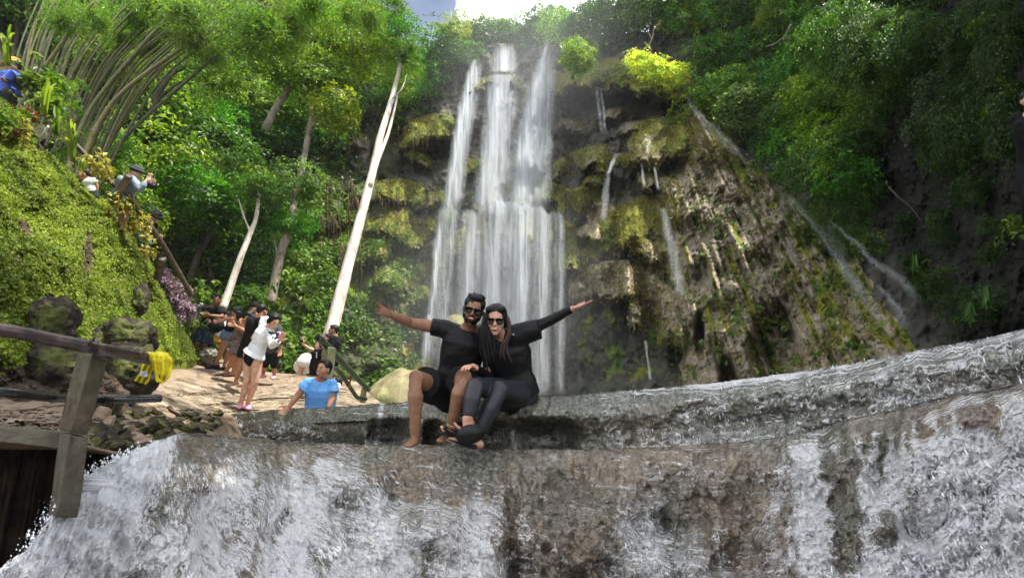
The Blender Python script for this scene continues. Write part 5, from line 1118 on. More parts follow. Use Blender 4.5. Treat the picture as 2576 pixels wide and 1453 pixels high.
def fuse(name, parts, voxel, it=3, wr=0.0, wsc=(9, 9, 14), dec=None):
    """one continuous surface from overlapping volumes; wr adds cloth folds"""
    VF = join(parts); me = pymesh(name, VF); o = bpy.data.objects.new('tmp', me); COL.objects.link(o)
    m = o.modifiers.new('r', 'REMESH'); m.mode = 'VOXEL'; m.voxel_size = voxel; m.use_smooth_shade = True
    if dec: q = o.modifiers.new('d', 'DECIMATE'); q.ratio = dec
    dg = bpy.context.evaluated_depsgraph_get(); ev = o.evaluated_get(dg); out = bpy.data.meshes.new_from_object(ev); out.name = name
    bpy.data.objects.remove(o); bpy.data.meshes.remove(me)
    n = len(out.vertices); V = np.empty(n * 3, np.float32); out.vertices.foreach_get('co', V); V = V.reshape(-1, 3).astype(float)
    V = smooth_np(V, out, it)
    if wr:
        N = np.empty(n * 3, np.float32); out.vertices.foreach_get('normal', N); N = N.reshape(-1, 3)
        k = fbm(V[:, 0] * wsc[0], V[:, 1] * wsc[1], V[:, 2] * wsc[2], 3); k2 = np.abs(fbm(V[:, 0] * wsc[0] * 1.7 + 3, V[:, 1] * 5, V[:, 2] * wsc[2] * 1.6, 2) - .5)
        V = V + N * ((k - .5) * wr * 2 - k2 * wr * 1.2)[:, None]
    out.vertices.foreach_set('co', V.astype(np.float32).ravel()); out.update(); out.polygons.foreach_set('use_smooth', np.full(len(out.polygons), True, bool)); return out
def headM(c, h, yaw=0, pitch=0, roll=0):
    """yaw + = turned to image right, pitch + = looks down, roll + = crown tips to image right"""
    B = Matrix(((-1, 0, 0), (0, -1, 0), (0, 0, 1)))
    R = Matrix.Rotation(R_(roll), 3, 'Y') @ Matrix.Rotation(R_(yaw), 3, 'Z') @ Matrix.Rotation(R_(pitch), 3, 'X')
    M = (R @ B).to_4x4(); M.translation = Vector(c); return M @ Matrix.Scale(h, 4) @ Matrix.Translation((0, 0, -.5))
# x of the head frame: + = image left when facing the camera
def head_prims(M, fem=False):
    j = 1.08 if fem else 1.0
    P_ = [((0, -.07, .63), (.315, .40, .365)), ((0, .05, .46), (.285, .31, .34)), ((0, .10, .24), (.215 * j, .22, .18)), ((0, .235, .095), (.085 * j, .08, .07)),
          ((.145, .215, .37), (.11, .10, .10)), ((-.145, .215, .37), (.11, .10, .10)), ((0, .31, .60), (.17, .045, .05)), ((.325, -.02, .46), (.035, .07, .11)), ((-.325, -.02, .46), (.035, .07, .11)),
          ((0, .40, .385), (.05, .07, .042)), ((0, .35, .46), (.034, .06, .11)), ((.045, .375, .375), (.03, .04, .03)), ((-.045, .375, .375), (.03, .04, .03)), ((0, .325, .255), (.10, .04, .035)), ((0, .315, .20), (.085, .04, .03))]
    out = [ellp(c, M, r) for c, r in P_]; return out
def hand_prims(w, dirv, nrm, L=.185, spread=.16, curl=.25, thumb=1, tdir=None, k=1.0):
    """w wrist, dirv towards the fingers, nrm = palm side; thumb = +1/-1 side"""
    d = Vector(dirv).normalized(); n = Vector(nrm); n = (n - d * n.dot(d)).normalized(); s = d.cross(n) * thumb
    pl = L * .50; out = []
    out.append(loftm([(w, s * .026, n * .019), (w + d * pl * .35, s * .034, n * .016), (w + d * pl * .75, s * .040, n * .014), (w + d * pl * .98, s * .039, n * .0115)], 14))
    for i, (o, ln) in enumerate(((.030, .43), (.0105, .485), (-.010, .455), (-.029, .36))):
        a = (1.5 - i) * spread; b = w + d * pl * .90 + s * o; f = (d * math.cos(a) + s * math.sin(a)).normalized(); p = [b]; c = 0; r = .0092 * k if i < 3 else .0080 * k
        for q in (.42, .32, .26):
            c += curl * (.6 + .25 * i * .5); dd = f * math.cos(c) + n * math.sin(c); b = b + dd * L * ln * q; p.append(b)
        out.append(limb(p, [r * 1.1, r, r * .92, r * .8], seg=8))
    b = w + d * pl * .22 + s * .022; t1 = (Vector(tdir) if tdir else (d * .62 + s * .85 + n * .25)).normalized(); m = b + t1 * L * .22; e = m + (t1 * .8 + d * .5).normalized() * L * .17; f = e + (t1 * .6 + d * .7).normalized() * L * .13
    out.append(limb([b, m, e, f], [.0150 * k, .0118 * k, .0105 * k, .0085 * k], seg=8)); return out
def skinmat(name, c):
    n = NT(name); f = n.noise(n.coord(), 18, 5); g = n.noise(n.coord(), 3.5, 3); hi = tuple(min(1, x * 1.25) for x in c); lo = (c[0] * .78, c[1] * .70, c[2] * .66)
    n.base(n.mix(n.ramp(g, [(.35, 0.0), (.7, .6)]), n.ramp(f, [(.3, lo), (.7, hi)]), (c[0] * 1.05, c[1] * .85, c[2] * .8))); n.rough(.48); n.b.inputs['Subsurface Weight'].default_value = .12; n.b.inputs['Subsurface Radius'].default_value = (.02, .008, .004); n.bump(f, .08, .004); return n.m
S_man = skinmat('skin_brown', (.25, .138, .085)); S_wom = skinmat('skin_light', (.50, .30, .215)); S_tan = skinmat('skin_tan', (.36, .19, .115)); S_dark = skinmat('skin_dark', (.20, .10, .06)); S_pale = skinmat('skin_pale', (.52, .33, .24))
def fabric(name, c, rough=.75, var=.2, weave=60, bs=.12, spec=.3): return plain(name, c, rough, var, weave, bs, .004, spec)
F_black = fabric('black_jersey', (.008, .008, .009), .8, spec=.15); F_blackw = fabric('wet_black_jersey', (.006, .006, .007), .5, spec=.2); F_legg = fabric('grey_black_leggings', (.022, .024, .030), .42, .1, 60, .05, .35); F_navy = fabric('navy_cloth', (.012, .028, .085)); F_denim = fabric('denim', (.09, .15, .24), .9, .5, 30)
F_white = fabric('white_jersey', (.72, .74, .76)); F_blue = fabric('sky_blue_cotton', (.12, .32, .66), .9, .12); F_grey = fabric('grey_blue_jersey', (.20, .25, .32)); F_teal = fabric('teal_cloth', (.01, .14, .14)); F_brown = fabric('brown_print', (.13, .10, .09), .9, .8, 25); F_cream = fabric('cream_cloth', (.62, .52, .38)); F_yel = fabric('yellow_shorts', (.62, .36, .05))
F_pink = fabric('pink_rubber', (.72, .30, .45), .5); F_hat = fabric('charcoal_felt', (.045, .05, .055), .9); F_royal = fabric('royal_blue_cloth', (.07, .13, .55)); F_orng = fabric('orange_cloth', (.75, .28, .05)); F_shoe = fabric('black_rubber', (.008, .008, .009), .45)
M_hair = fabric('black_hair', (.007, .006, .006), .5, .4, 90, .5, .25); M_hairbr = fabric('dark_brown_hair', (.035, .016, .014), .4, .5, 90, .5, .5); M_lens = fabric('sunglass_lens', (.004, .004, .005), .3, .1, 5, 0, .25); M_lips = fabric('lips', (.28, .07, .06), .45); M_teeth = fabric('teeth', (.62, .58, .50), .35, .08); M_eye = fabric('dark_eye', (.012, .009, .008), .2); M_eyew = fabric('eye_white', (.55, .52, .48), .3); M_mouthd = fabric('mouth_inside', (.05, .012, .012), .5); M_gold = plain('gold_buckle', (.55, .38, .15), .35, .2, 20, .1, .002, .5, .8)
def localize(me, t): me.transform(Matrix.Translation(-t.location)); return me
def child(name, me, mat, t, **k): return link_local(name, localize(me, t), mat, t, **k)
def sub(name, VF, mat, par, root, **k):
    me = pymesh(name, VF); localize(me, root); return link_local(name, me, mat, par, **k)
def person(label, S, group=None, cat='person'):
    d0 = S['d']; sc_ = S.get('s', 1.0); vox = S.get('vox', .0115); g = S.get
    J = {}
    for k, v in S['J'].items(): J[k] = P(v[0], v[1], d0 + (v[2] if len(v) > 2 else 0))
    base = min((J[k] for k in ('anL', 'anR') if k in J), key=lambda q: q.z, default=J['hipL']) - Vector((0, 0, .06))
    t = thing('person', base, label, cat, group)
    hx, hy, hh = S['head'][:3]; hd = d0 + (S['head'][3] if len(S['head']) > 3 else 0)
    M = headM(P(hx, hy, hd), hh, g('yaw', 0), g('pitch', 0), g('roll', 0)); fem = g('fem', False)
    fw = g('fw', 0)                                    # torso facing, degrees to image right
    shm = (J['shL'] + J['shR']) / 2; hpm = (J['hipL'] + J['hipR']) / 2; neck = J.get('neck', shm + (shm - hpm).normalized() * .03)
    side = g('side'); side = Vector(side).normalized() if side else (J['shR'] - J['shL']).normalized()
    ax = (neck - hpm).normalized(); side = (side - ax * side.dot(ax)).normalized(); fr = ax.cross(side).normalized()
    wS, wC, wW, wH = [x * sc_ for x in g('W', (.155, .155, .128, .155) if fem else (.175, .17, .145, .155))]; dp = g('depth', 1.0) * sc_
    secs = lambda e=0, lo=-.02, hi=1.0: [(hpm + ax * lo, side * (wH + e), fr * (.115 * dp + e)), (hpm.lerp(neck, .18), side * (wH * .98 + e), fr * (.118 * dp + e)), (hpm.lerp(neck, .38), side * (wW + e), fr * (.10 * dp + e)), (hpm.lerp(neck, .60), side * (wC * .96 + e), fr * (.115 * dp + e)),
                         (hpm.lerp(neck, .78), side * (wC + e), fr * (.115 * dp + e)), (hpm.lerp(neck, .90), side * (wS * .92 + e), fr * (.085 * dp + e)), (hpm.lerp(neck, .985), side * (wS * .45 + e), fr * (.062 * dp + e))]
    parts = [loftm(secs())]; nb = M @ Vector((0, -.09, .22)); parts.append(limb([hpm.lerp(neck, .93), nb.lerp(neck, .5), nb], [.062 * sc_, .052 * sc_, .052 * sc_] if not fem else [.055 * sc_, .044 * sc_, .045 * sc_]))
    parts += head_prims(M, fem)
    mu = g('mus', 1.0) * sc_ * (.88 if fem else 1)
    LR = {}
    for q in 'LR':
        if 'el' + q in J:
            sh, el, wr = J['sh' + q], J['el' + q], J['wr' + q]
            parts.append(limb([hpm.lerp(neck, .86), sh], [.07 * sc_, .060 * mu])); ar = [.056 * mu, .050 * mu, .040 * mu, .041 * mu, .027 * mu]
            parts.append(limb([sh, sh.lerp(el, .55), el, el.lerp(wr, .3), wr], ar)); LR['a' + q] = ([sh, el, wr], mu)
            hd_ = g('hand' + q)
            if hd_: parts += hand_prims(wr, *[P(*hd_[0]) - P(*hd_[1]) if isinstance(hd_[0], tuple) and len(hd_[0]) == 3 and hd_[0][0] > 20 else Vector(hd_[0])], **hd_[2]) if False else hand_prims(wr, hd_[0], hd_[1], **hd_[2])
        if 'kn' + q in J:
            hp, kn, an = J['hip' + q], J['kn' + q], J['an' + q]; lg = g('leg', 1.0) * sc_ * (.95 if fem else 1)
            parts.append(limb([hp, hp.lerp(kn, .5), kn, kn.lerp(an, .3), kn.lerp(an, .7), an], [.092 * lg, .080 * lg, .058 * lg, .058 * lg, .042 * lg, .034 * lg]))
            ft = g('foot' + q, (0, -.17, -.03)); ft = Vector(ft); fl = ft.length; fd = ft.normalized(); dn = (Vector((0, 0, -1)) + fd * fd.z); dn = dn.normalized() if dn.length > .1 else Vector((0, 0, -1)); dn = Vector(g('footn' + q, dn)); sw = fd.cross(dn)
            hl = an + dn * .045 * sc_ - fd * .03; to = an + ft + dn * .055 * sc_
            parts.append(loftm([(hl, sw * .030, dn * .030), (hl.lerp(to, .35) - dn * .006, sw * .033, dn * .028), (hl.lerp(to, .72), sw * .043, dn * .020), (to, sw * .036, dn * .014)], 12))
            LR['f' + q] = (hl, to, sw, dn, fd)
    body = child('body', fuse('body', parts, vox, 3 if vox > .008 else 4), g('skin', S_tan), t)
    # garments: closed shells a little proud of the body
    tp = g('top')
    if tp:
        e = tp.get('e', .014); lo = tp.get('lo', -.03); hi = tp.get('hi', 1.0); ss = secs(e, lo)
        if tp.get('flare'): ss[0] = (ss[0][0], ss[0][1] * (1 + tp['flare']), ss[0][2] * (1 + tp['flare']))
        pr = [loftm(ss if hi >= 1 else ss[:-1], round_=(False, False))]
        for q in 'LR':
            f = tp.get('slv', 0.6) if not isinstance(tp.get('slv', .6), dict) else tp['slv'][q]
            if 'a' + q not in LR or f <= 0: continue
            (sh, el, wr), mu_ = LR['a' + q]; lo_ = tp.get('loose', 1.25)
            pr.append(limb([hpm.lerp(neck, .84), sh], [.085 * sc_ + e * .6, .070 * mu_ + e * .6]))
            if f <= 1: p = [sh, sh.lerp(el, f * .5), sh.lerp(el, f)]; r = [.062 * mu_ + e * .7, .058 * mu_ * lo_ + e * .5, .056 * mu_ * lo_ + e * .7]
            else: k = f - 1; p = [sh, sh.lerp(el, .55), el, el.lerp(wr, k * .5), el.lerp(wr, k)]; r = [.062 * mu_ + e * .7, .052 * mu_ * lo_ + e * .4, .043 * mu_ * lo_ + e * .4, .042 * mu_ * lo_ + e * .3, .032 * mu_ * lo_ + e * .3]
            pr.append(limb(p, r, (True, False)))
        for x in tp.get('extra', []): pr.append(x)
        child(tp.get('name', 'shirt'), fuse('shirt', pr, tp.get('vox', max(.008, vox)), 2, tp.get('wr', .006)), tp['m'], t)
    bt_ = g('bot')
    if bt_:
        e = bt_.get('e', .012); f = bt_.get('len', .7); nm = bt_.get('name', 'shorts'); pr = [loftm([(hpm + ax * -.04, side * (wH + e), fr * (.118 * dp + e)), (hpm.lerp(neck, .1), side * (wH + e), fr * (.12 * dp + e)), (hpm.lerp(neck, bt_.get('up', .26)), side * (wH * .93 + e), fr * (.11 * dp + e))], round_=(True, False))]
        if bt_.get('skirt'):
            kn = (J['knL'] + J['knR']) / 2; en = hpm.lerp(kn, f); pr.append(loftm([(hpm, side * (wH + e), fr * (.12 + e)), (hpm.lerp(en, .6), side * (wH * 1.25 + e), fr * (.15 + e)), (en, side * wH * 1.5, fr * .19)], round_=(False, False)))
        else:
            for q in 'LR':
                if 'kn' + q not in J: continue
                hp, kn, an = J['hip' + q], J['kn' + q], J['an' + q]; lg = g('leg', 1.0) * sc_ * (.95 if fem else 1); w = bt_.get('w', 1.15)
                if f <= 0: continue
                if f <= 1: pr.append(limb([hp, hp.lerp(kn, f * .5), hp.lerp(kn, f)], [.098 * lg + e, .090 * lg * w + e, .086 * lg * w + e], (True, False)))
                else: k = f - 1; pr.append(limb([hp, hp.lerp(kn, .5), kn, kn.lerp(an, k * .45), kn.lerp(an, k)], [.095 * lg + e, .082 * lg * w + e, .060 * lg * w + e, .059 * lg * w + e, (.058 * (1 - k) + .038 * k) * lg * w + e], (True, False)))
        for x in bt_.get('extra', []): pr.append(x)
        child(nm, fuse(nm, pr, bt_.get('vox', max(.008, vox)), 2, bt_.get('wr', .005)), bt_['m'], t)
    if g('shoe'):
        sm, kind = g('shoe')
        for q in 'LR':
            if 'f' + q not in LR: continue
            hl, to, sw, dn, fd = LR['f' + q]
            if kind == 'clog':
                me = fuse('shoe', [loftm([(hl - fd * .01, sw * .042, dn * .038), (hl.lerp(to, .5) - dn * .004, sw * .046, dn * .040), (hl.lerp(to, .85), sw * .054, dn * .036), (to + fd * .02, sw * .040, dn * .026)], 14)], .008, 2); child('shoe', me, sm, t)
            else:
                me = pymesh('sandal', join([loftm([(hl - fd * .02 + dn * .03, sw * .036, dn * .009), (hl.lerp(to, .6) + dn * .024, sw * .046, dn * .009), (to + fd * .015 + dn * .015, sw * .040, dn * .009)], 12), limb([hl.lerp(to, .55) + sw * .04 + dn * .01, hl.lerp(to, .75) - dn * .022, hl.lerp(to, .55) - sw * .04 + dn * .01], [.009, .009, .009], seg=6)])); child('sandal', me, sm, t)
    # face
    e_ = g('eyes', True); inv = [(.135, 1), (-.135, -1)]
    if e_ == 'sun' or e_ == 'sunup':
        z = .49 if e_ == 'sun' else .86; y = .365 if e_ == 'sun' else .27
        rt_ = g('sunz', 0); pr = []
        fr_o = thing_child('sunglasses', t)
        for x, s in inv:
            L = []; 
            prof = [(-.115, .055), (-.10, .072), (.10, .072), (.118, .05), (.112, -.045), (.075, -.085), (-.05, -.09), (-.095, -.06)]
            fw_ = [M @ Vector((x + s * a * 1.10, y + .010 - .25 * (abs(x + s * a) ** 2) * 1.0, z + b * 1.2)) for a, b in prof]; bk = [M @ Vector((x + s * a * 1.10, y - .03 - .25 * (abs(x + s * a) ** 2), z + b * 1.2)) for a, b in prof]
            n = len(prof); Fc = [tuple(range(n)), tuple(range(2 * n - 1, n - 1, -1))] + [(i, (i + 1) % n, n + (i + 1) % n, n + i) for i in range(n)]; sub('frame', (fw_ + bk, Fc), F_shoe, fr_o, t)
            fl_ = [M @ Vector((x + s * a * .96, y + .016 - .25 * (abs(x + s * a) ** 2), z + b * 1.0)) for a, b in prof]; bl = [q + (M.to_3x3() @ Vector((0, -.02, 0))) for q in fl_]; sub('lens', (fl_ + bl, Fc), M_lens, fr_o, t)
            sub('temple', limb([M @ Vector((x + s * .115, y - .01, z + .04)), M @ Vector((s * .335, .15, z + .03)), M @ Vector((s * .345, -.05, z + .01))], [.0045, .004, .004], seg=6), F_shoe, fr_o, t)
        sub('bridge', limb([M @ Vector((.03, y + .005, z + .03)), M @ Vector((-.03, y + .005, z + .03))], [.005, .005], seg=6), F_shoe, fr_o, t)
    if e_ is True or e_ == 'sunup':
        for x, s in inv:
            o = sub('eye', ellp((x, .315, .50), M, (.042, .022, .016)), M_eye, body, t); sub('eyebrow', limb([M @ Vector((x - s * .055, .345, .575)), M @ Vector((x + s * .01, .35, .59)), M @ Vector((x + s * .075, .31, .57))], [.0022, .003, .0015], seg=6), M_hair, body, t)
    mo = g('mouth', 'plain')
    if mo == 'smile':
        sub('mouth', ellp((0, .350, .235), M, (.115, .036, .050)), M_lips, body, t); sub('teeth', ellp((0, .366, .250), M, (.082, .024, .022)), M_teeth, body, t)
    elif mo == 'open': sub('mouth', ellp((0, .345, .225), M, (.095, .03, .05)), M_lips, body, t); sub('teeth', ellp((0, .36, .25), M, (.07, .022, .018)), M_teeth, body, t)
    elif mo: sub('mouth', ellp((0, .348, .228), M, (.075, .022, .018)), M_lips, body, t)
    # hair
    hs = g('hair', 'short'); pr = []
    if hs: pr.append(ellp((0, -.11, .69), M, (.36, .41, .36)))
    if hs in ('short', 'spiky'):
        pr += [ellp((0, .17, .89), M, (.22, .15, .10)), ellp((.25, .02, .70), M, (.10, .16, .17)), ellp((-.25, .02, .70), M, (.10, .16, .17)), ellp((0, -.32, .45), M, (.22, .12, .20))]
        if hs == 'spiky':
            rr_ = random.Random(4)
            for i in range(46):
                a = rr_.uniform(-2.6, 2.6); q = rr_.uniform(.1, .95); b = Vector((math.sin(a) * .30 * q, math.cos(a) * .27 * q - .02, .90 + .08 * (1 - q))); tip = b + Vector((math.sin(a) * .06 + rr_.uniform(-.06, .06), .04 + rr_.uniform(-.05, .09), rr_.uniform(.03, .10)))
                pr.append(limb([M @ b, M @ tip], [.011, .0035], seg=6))
    if hs in ('long', 'tied', 'bob'):
        pr += [ellp((0, -.05, .79), M, (.335, .34, .255)), ellp((.18, .13, .85), M, (.16, .17, .12)), ellp((-.18, .13, .85), M, (.16, .17, .12)), ellp((.275, .07, .66), M, (.07, .15, .20)), ellp((-.275, .07, .66), M, (.07, .15, .20)), ellp((.29, -.0, .56), M, (.085, .17, .28)), ellp((-.29, -.0, .56), M, (.085, .17, .28)), ellp((0, -.30, .42), M, (.28, .16, .34))]
        if hs == 'long':
            L = g('hlen', 1.0); dnv = M.inverted().to_3x3() @ Vector((0, 0, -1)); dnv = dnv.normalized()
            for x, y, l in ((.20, -.28, 1), (-.20, -.28, 1), (0, -.34, 1.1), (.28, -.12, .9), (-.28, -.12, .9)):
                b = Vector((x, y, .42)); pr.append(limb([M @ b, M @ (b + dnv * .5 * L * l), M @ (b + dnv * 1.0 * L * l)], [.032, .034, .012], seg=8))
    if pr: child('hair', fuse('hair', pr, .0065 if vox < .008 else .010, 1, .004 if hs else 0, (30, 30, 6)), g('hairm', M_hair), t)
    hb = g('beard')
    if hb:
        pr = [ellp((0, .105, .185), M, (.238, .235, .165)), ellp((.235, .08, .33), M, (.075, .15, .16)), ellp((-.235, .08, .33), M, (.075, .15, .16)), ellp((.28, .02, .5), M, (.045, .06, .16)), ellp((-.28, .02, .5), M, (.045, .06, .16)), limb([M @ Vector((-.115, .315, .25)), M @ Vector((-.07, .365, .305)), M @ Vector((0, .375, .318)), M @ Vector((.07, .365, .305)), M @ Vector((.115, .315, .25))], [.007, .007, .006, .007, .007], seg=8), ellp((0, .29, .14), M, (.11, .07, .06))]
        child('beard', fuse('beard', pr, .006, 1, .002, (50, 50, 50)), M_hair, t)
    ht = g('hat')
    if ht:
        hm, k = ht; kt = thing_child('hat', t); pr = [ellp((0, -.05, .76), M, (.36, .43, .33))]
        sub('crown', join(pr), hm, kt, t)
        if k == 'brim': sub('brim', loftm([(M @ Vector((0, -.03, .80)), M.to_3x3() @ Vector((.36, 0, 0)), M.to_3x3() @ Vector((0, .42, 0))), (M @ Vector((0, -.03, .74)), M.to_3x3() @ Vector((.62, 0, .0)), M.to_3x3() @ Vector((0, .72, 0))), (M @ Vector((0, -.03, .70)), M.to_3x3() @ Vector((.60, 0, 0)), M.to_3x3() @ Vector((0, .70, 0)))], 20, (False, False)), hm, kt, t)
        if k == 'bucket': sub('brim', loftm([(M @ Vector((0, -.03, .80)), M.to_3x3() @ Vector((.36, 0, 0)), M.to_3x3() @ Vector((0, .42, 0))), (M @ Vector((0, -.0, .62)), M.to_3x3() @ Vector((.50, 0, .0)), M.to_3x3() @ Vector((0, .58, 0))), (M @ Vector((0, -.0, .60)), M.to_3x3() @ Vector((.48, 0, 0)), M.to_3x3() @ Vector((0, .56, 0)))], 20, (False, False)), hm, kt, t)
        if k == 'cap': sub('visor', loftm([(M @ Vector((0, .25, .74)), M.to_3x3() @ Vector((.26, 0, 0)), M.to_3x3() @ Vector((0, .0, .03))), (M @ Vector((0, .62, .68)), M.to_3x3() @ Vector((.20, 0, .0)), M.to_3x3() @ Vector((0, 0, .02)))], 14), hm, kt, t)
    return t, M, J, LR
def thing_child(name, t):
    o = bpy.data.objects.new(name, None); o.empty_display_size = .05; COL.objects.link(o); o.parent = t; return o
def subN(name, me, mat, par, root, **k): return link_local(name, localize(me, root), mat, par, **k)
# ---------------------------------------------------------------- the couple on the rim
tm, Mm, Jm, Lm = person('bearded man in black t-shirt and sunglasses seated on the rim, arm flung wide', dict(
    d=4.78, vox=.0056, skin=S_man, head=(1191, 779, .238, -.10), yaw=6, pitch=14, roll=14, side=(1, .12, 0), W=(.180, .172, .150, .155), mus=1.0, leg=1.02,
    J=dict(neck=(1180, 826, .0), shL=(1116, 826, .02), shR=(1222, 836, .1), hipL=(1112, 987, .02), hipR=(1166, 985, .05), elL=(1035, 812, .02), wrL=(980, 790, -.16), elR=(1255, 900, .18), wrR=(1290, 955, .12),
           knL=(1046, 949, -.42), anL=(1044, 1093, -.40), knR=(1166, 947, -.44), anR=(1133, 1078, -.36)),
    handL=(P(945, 772, 4.50) - P(980, 790, 4.62), Vector((.25, -1, .25)), dict(L=.182, spread=.20, curl=.10, thumb=-1, tdir=P(974, 758, 4.6) - P(966, 779, 4.6))), handR=(Vector((.3, -.2, -.6)), Vector((0, 1, 0)), dict(L=.17)),
    footL=(-.02, -.16, -.02), footR=(-.06, -.15, -.03),
    top=dict(m=F_blackw, slv={'L': .38, 'R': .5}, e=.011, lo=-.03, wr=.007, vox=.0075, loose=1.15), bot=dict(m=F_black, len=.70, e=.014, w=1.30, wr=.007, vox=.0075),
    eyes='sun', mouth='smile', hair='spiky', beard=True))
tw2, Mw, Jw, Lw = person('long-haired woman in sunglasses and dark leggings seated on the rim, legs crossed', dict(
    d=4.72, vox=.0056, fem=True, skin=S_wom, head=(1248, 805, .236, -.12), yaw=-4, pitch=14, roll=2, side=(1, -.1, .02), W=(.170, .172, .150, .180), mus=1.0, leg=1.0,
    J=dict(neck=(1266, 850, .0), shL=(1232, 858, .0), shR=(1318, 832, .0), hipL=(1272, 982, .06), hipR=(1318, 985, .10), elR=(1378, 808, .02), wrR=(1441, 776, -.06), elL=(1228, 946, .02), wrL=(1190, 921, -.30),
           knL=(1194, 972, -.42), anL=(1178, 1052, -.50), knR=(1258, 978, -.36), anR=(1200, 1098, -.44)),
    handR=(P(1492, 758, 4.60) - P(1441, 776, 4.66), Vector((-.1, -.3, 1)), dict(L=.172, spread=.07, curl=.10, thumb=-1)),
    handL=(P(1152, 921, 4.22) - P(1190, 921, 4.42), Vector((.1, .35, -1)), dict(L=.165, spread=.10, curl=.32, thumb=1)),
    footL=(-.02, -.06, -.03), footR=(-.19, -.04, .04),
    top=dict(m=F_blackw, slv={'L': 1.86, 'R': 1.95}, e=.009, lo=-.04, wr=.006, vox=.0075, loose=1.04, flare=.05,
             extra=[limb([P(1290, 850, 4.72), P(1330, 834, 4.70), P(1358, 826, 4.69)], [.105, .088, .080], (True, False)), limb([P(1286, 850, 4.76), P(1298, 885, 4.78), P(1300, 935, 4.80)], [.11, .125, .125])]),
    bot=dict(m=F_legg, len=1.94, e=.006, w=1.04, wr=.0015, vox=.0065, name='leggings'), eyes='sun', mouth='smile', hair='long', hlen=.15))
# wet strands of her hair
st = []
for (pts, r) in [([(1222, 790), (1216, 830), (1215, 870), (1222, 905), (1228, 935)], 9), ([(1228, 800), (1222, 840), (1226, 880), (1233, 915)], 10), ([(1232, 815), (1230, 850), (1238, 885), (1243, 912)], 8), ([(1220, 810), (1212, 850), (1210, 885)], 6), ([(1215, 830), (1208, 870), (1212, 900)], 4), ([(1240, 835), (1242, 865), (1250, 895)], 5)]:
    st.append(limb(catmull([P(x, y, 4.56 - .0 * i) for i, (x, y) in enumerate(pts)], 4), list(np.interp(np.linspace(0, 1, (len(pts) - 1) * 4 + 1), [0, .3, 1], [r * .7, r, 1.2]) * 4.6 / F), seg=7))
child('wet_hair', pymesh('wet_hair', join(st)), M_hair, tw2); st = []
for (pts, r) in [([(1278, 800), (1282, 830), (1276, 858), (1266, 882), (1270, 905)], 6), ([(1282, 810), (1277, 845), (1262, 872), (1258, 900)], 5), ([(1272, 850), (1276, 885), (1288, 910)], 3)]:
    st.append(limb(catmull([P(x, y, 4.53) for x, y in pts], 4), list(np.interp(np.linspace(0, 1, (len(pts) - 1) * 4 + 1), [0, .3, 1], [r * .7, r, 1]) * 4.6 / F), seg=7))
child('wet_hair', pymesh('wet_hair', join(st)), M_hairbr, tw2, label='reddish brown wet strands of hair')
# small grey emblem on her shirt
e0 = P(1290, 839, 4.575); dx = Vector((.013, 0, 0)); dz = Vector((0, 0, .013))
child('emblem', pymesh('emblem', ([e0 - dx * .9 + dz * .1, e0 + dx * .1 - dz * .1, e0 + dx * .9 + dz * 1.1, e0 + dx * .75 - dz * 1.2, e0 + dx * .15 - dz * .5] + [v + Vector((0, .03, 0)) for v in (e0 - dx * .9 + dz * .1, e0 + dx * .1 - dz * .1, e0 + dx * .9 + dz * 1.1, e0 + dx * .75 - dz * 1.2, e0 + dx * .15 - dz * .5)], [(0, 1, 2, 3, 4), (9, 8, 7, 6, 5)] + [(i, (i + 1) % 5, 5 + (i + 1) % 5, 5 + i) for i in range(5)])), fabric('grey_print', (.42, .44, .45)), tw2)
# her sandals: upper one shows its black sole, lower one its strap and buckle
up = loftm([(P(1184, 1092, 4.10), (P(1150, 1104, 4.16) - P(1218, 1088, 4.16)) * .54, (P(1180, 1070, 4.16) - P(1186, 1108, 4.16)) * .60), (P(1184, 1091, 4.13), (P(1150, 1102, 4.18) - P(1215, 1094, 4.18)) * .53, (P(1180, 1068, 4.18) - P(1184, 1112, 4.18)) * .56)], 20, (False, False))
s1 = thing_child('sandal', tw2); sub('sole', up, F_shoe, s1, tw2)
child('foot', fuse('foot', [loftm([(P(1176, 1052, 4.22), Vector((.036, 0, 0)), Vector((0, .03, 0))), (P(1178, 1072, 4.22), Vector((.04, 0, 0)), Vector((0, .03, 0))), (P(1182, 1092, 4.22), Vector((.045, 0, 0)), Vector((0, .022, 0)))], 14), limb([P(1160, 1080, 4.21), P(1147, 1070, 4.2), P(1144, 1065, 4.2)], [.015, .012, .011])], .006, 2), S_wom, tw2)
s2 = thing_child('sandal', tw2)
sub('sole', loftm([(P(1112, 1080, 4.28), Vector((.012, .05, .02)), Vector((-.01, 0, .012))), (P(1128, 1094, 4.26), Vector((.014, .055, .02)), Vector((-.012, 0, .014))), (P(1165, 1112, 4.24), Vector((.014, .055, .02)), Vector((-.01, 0, .014))), (P(1195, 1120, 4.24), Vector((.012, .045, .02)), Vector((-.006, 0, .014)))], 12), F_shoe, s2, tw2)
sub('strap', limb([P(1120, 1076, 4.22), P(1130, 1070, 4.2), P(1146, 1082, 4.19), P(1148, 1096, 4.2)], [.013, .016, .016, .012], seg=8), F_shoe, s2, tw2)
bk = [P(1124, 1066, 4.18), P(1142, 1074, 4.17), P(1144, 1080, 4.17), P(1127, 1072, 4.18), P(1124, 1066, 4.18)]
sub('buckle', tube(bk, .0028, 6), M_gold, s2, tw2)
child('toe', pymesh('toe', limb([P(1116, 1082, 4.24), P(1111, 1073, 4.23)], [.013, .010], seg=8)), S_wom, tw2)
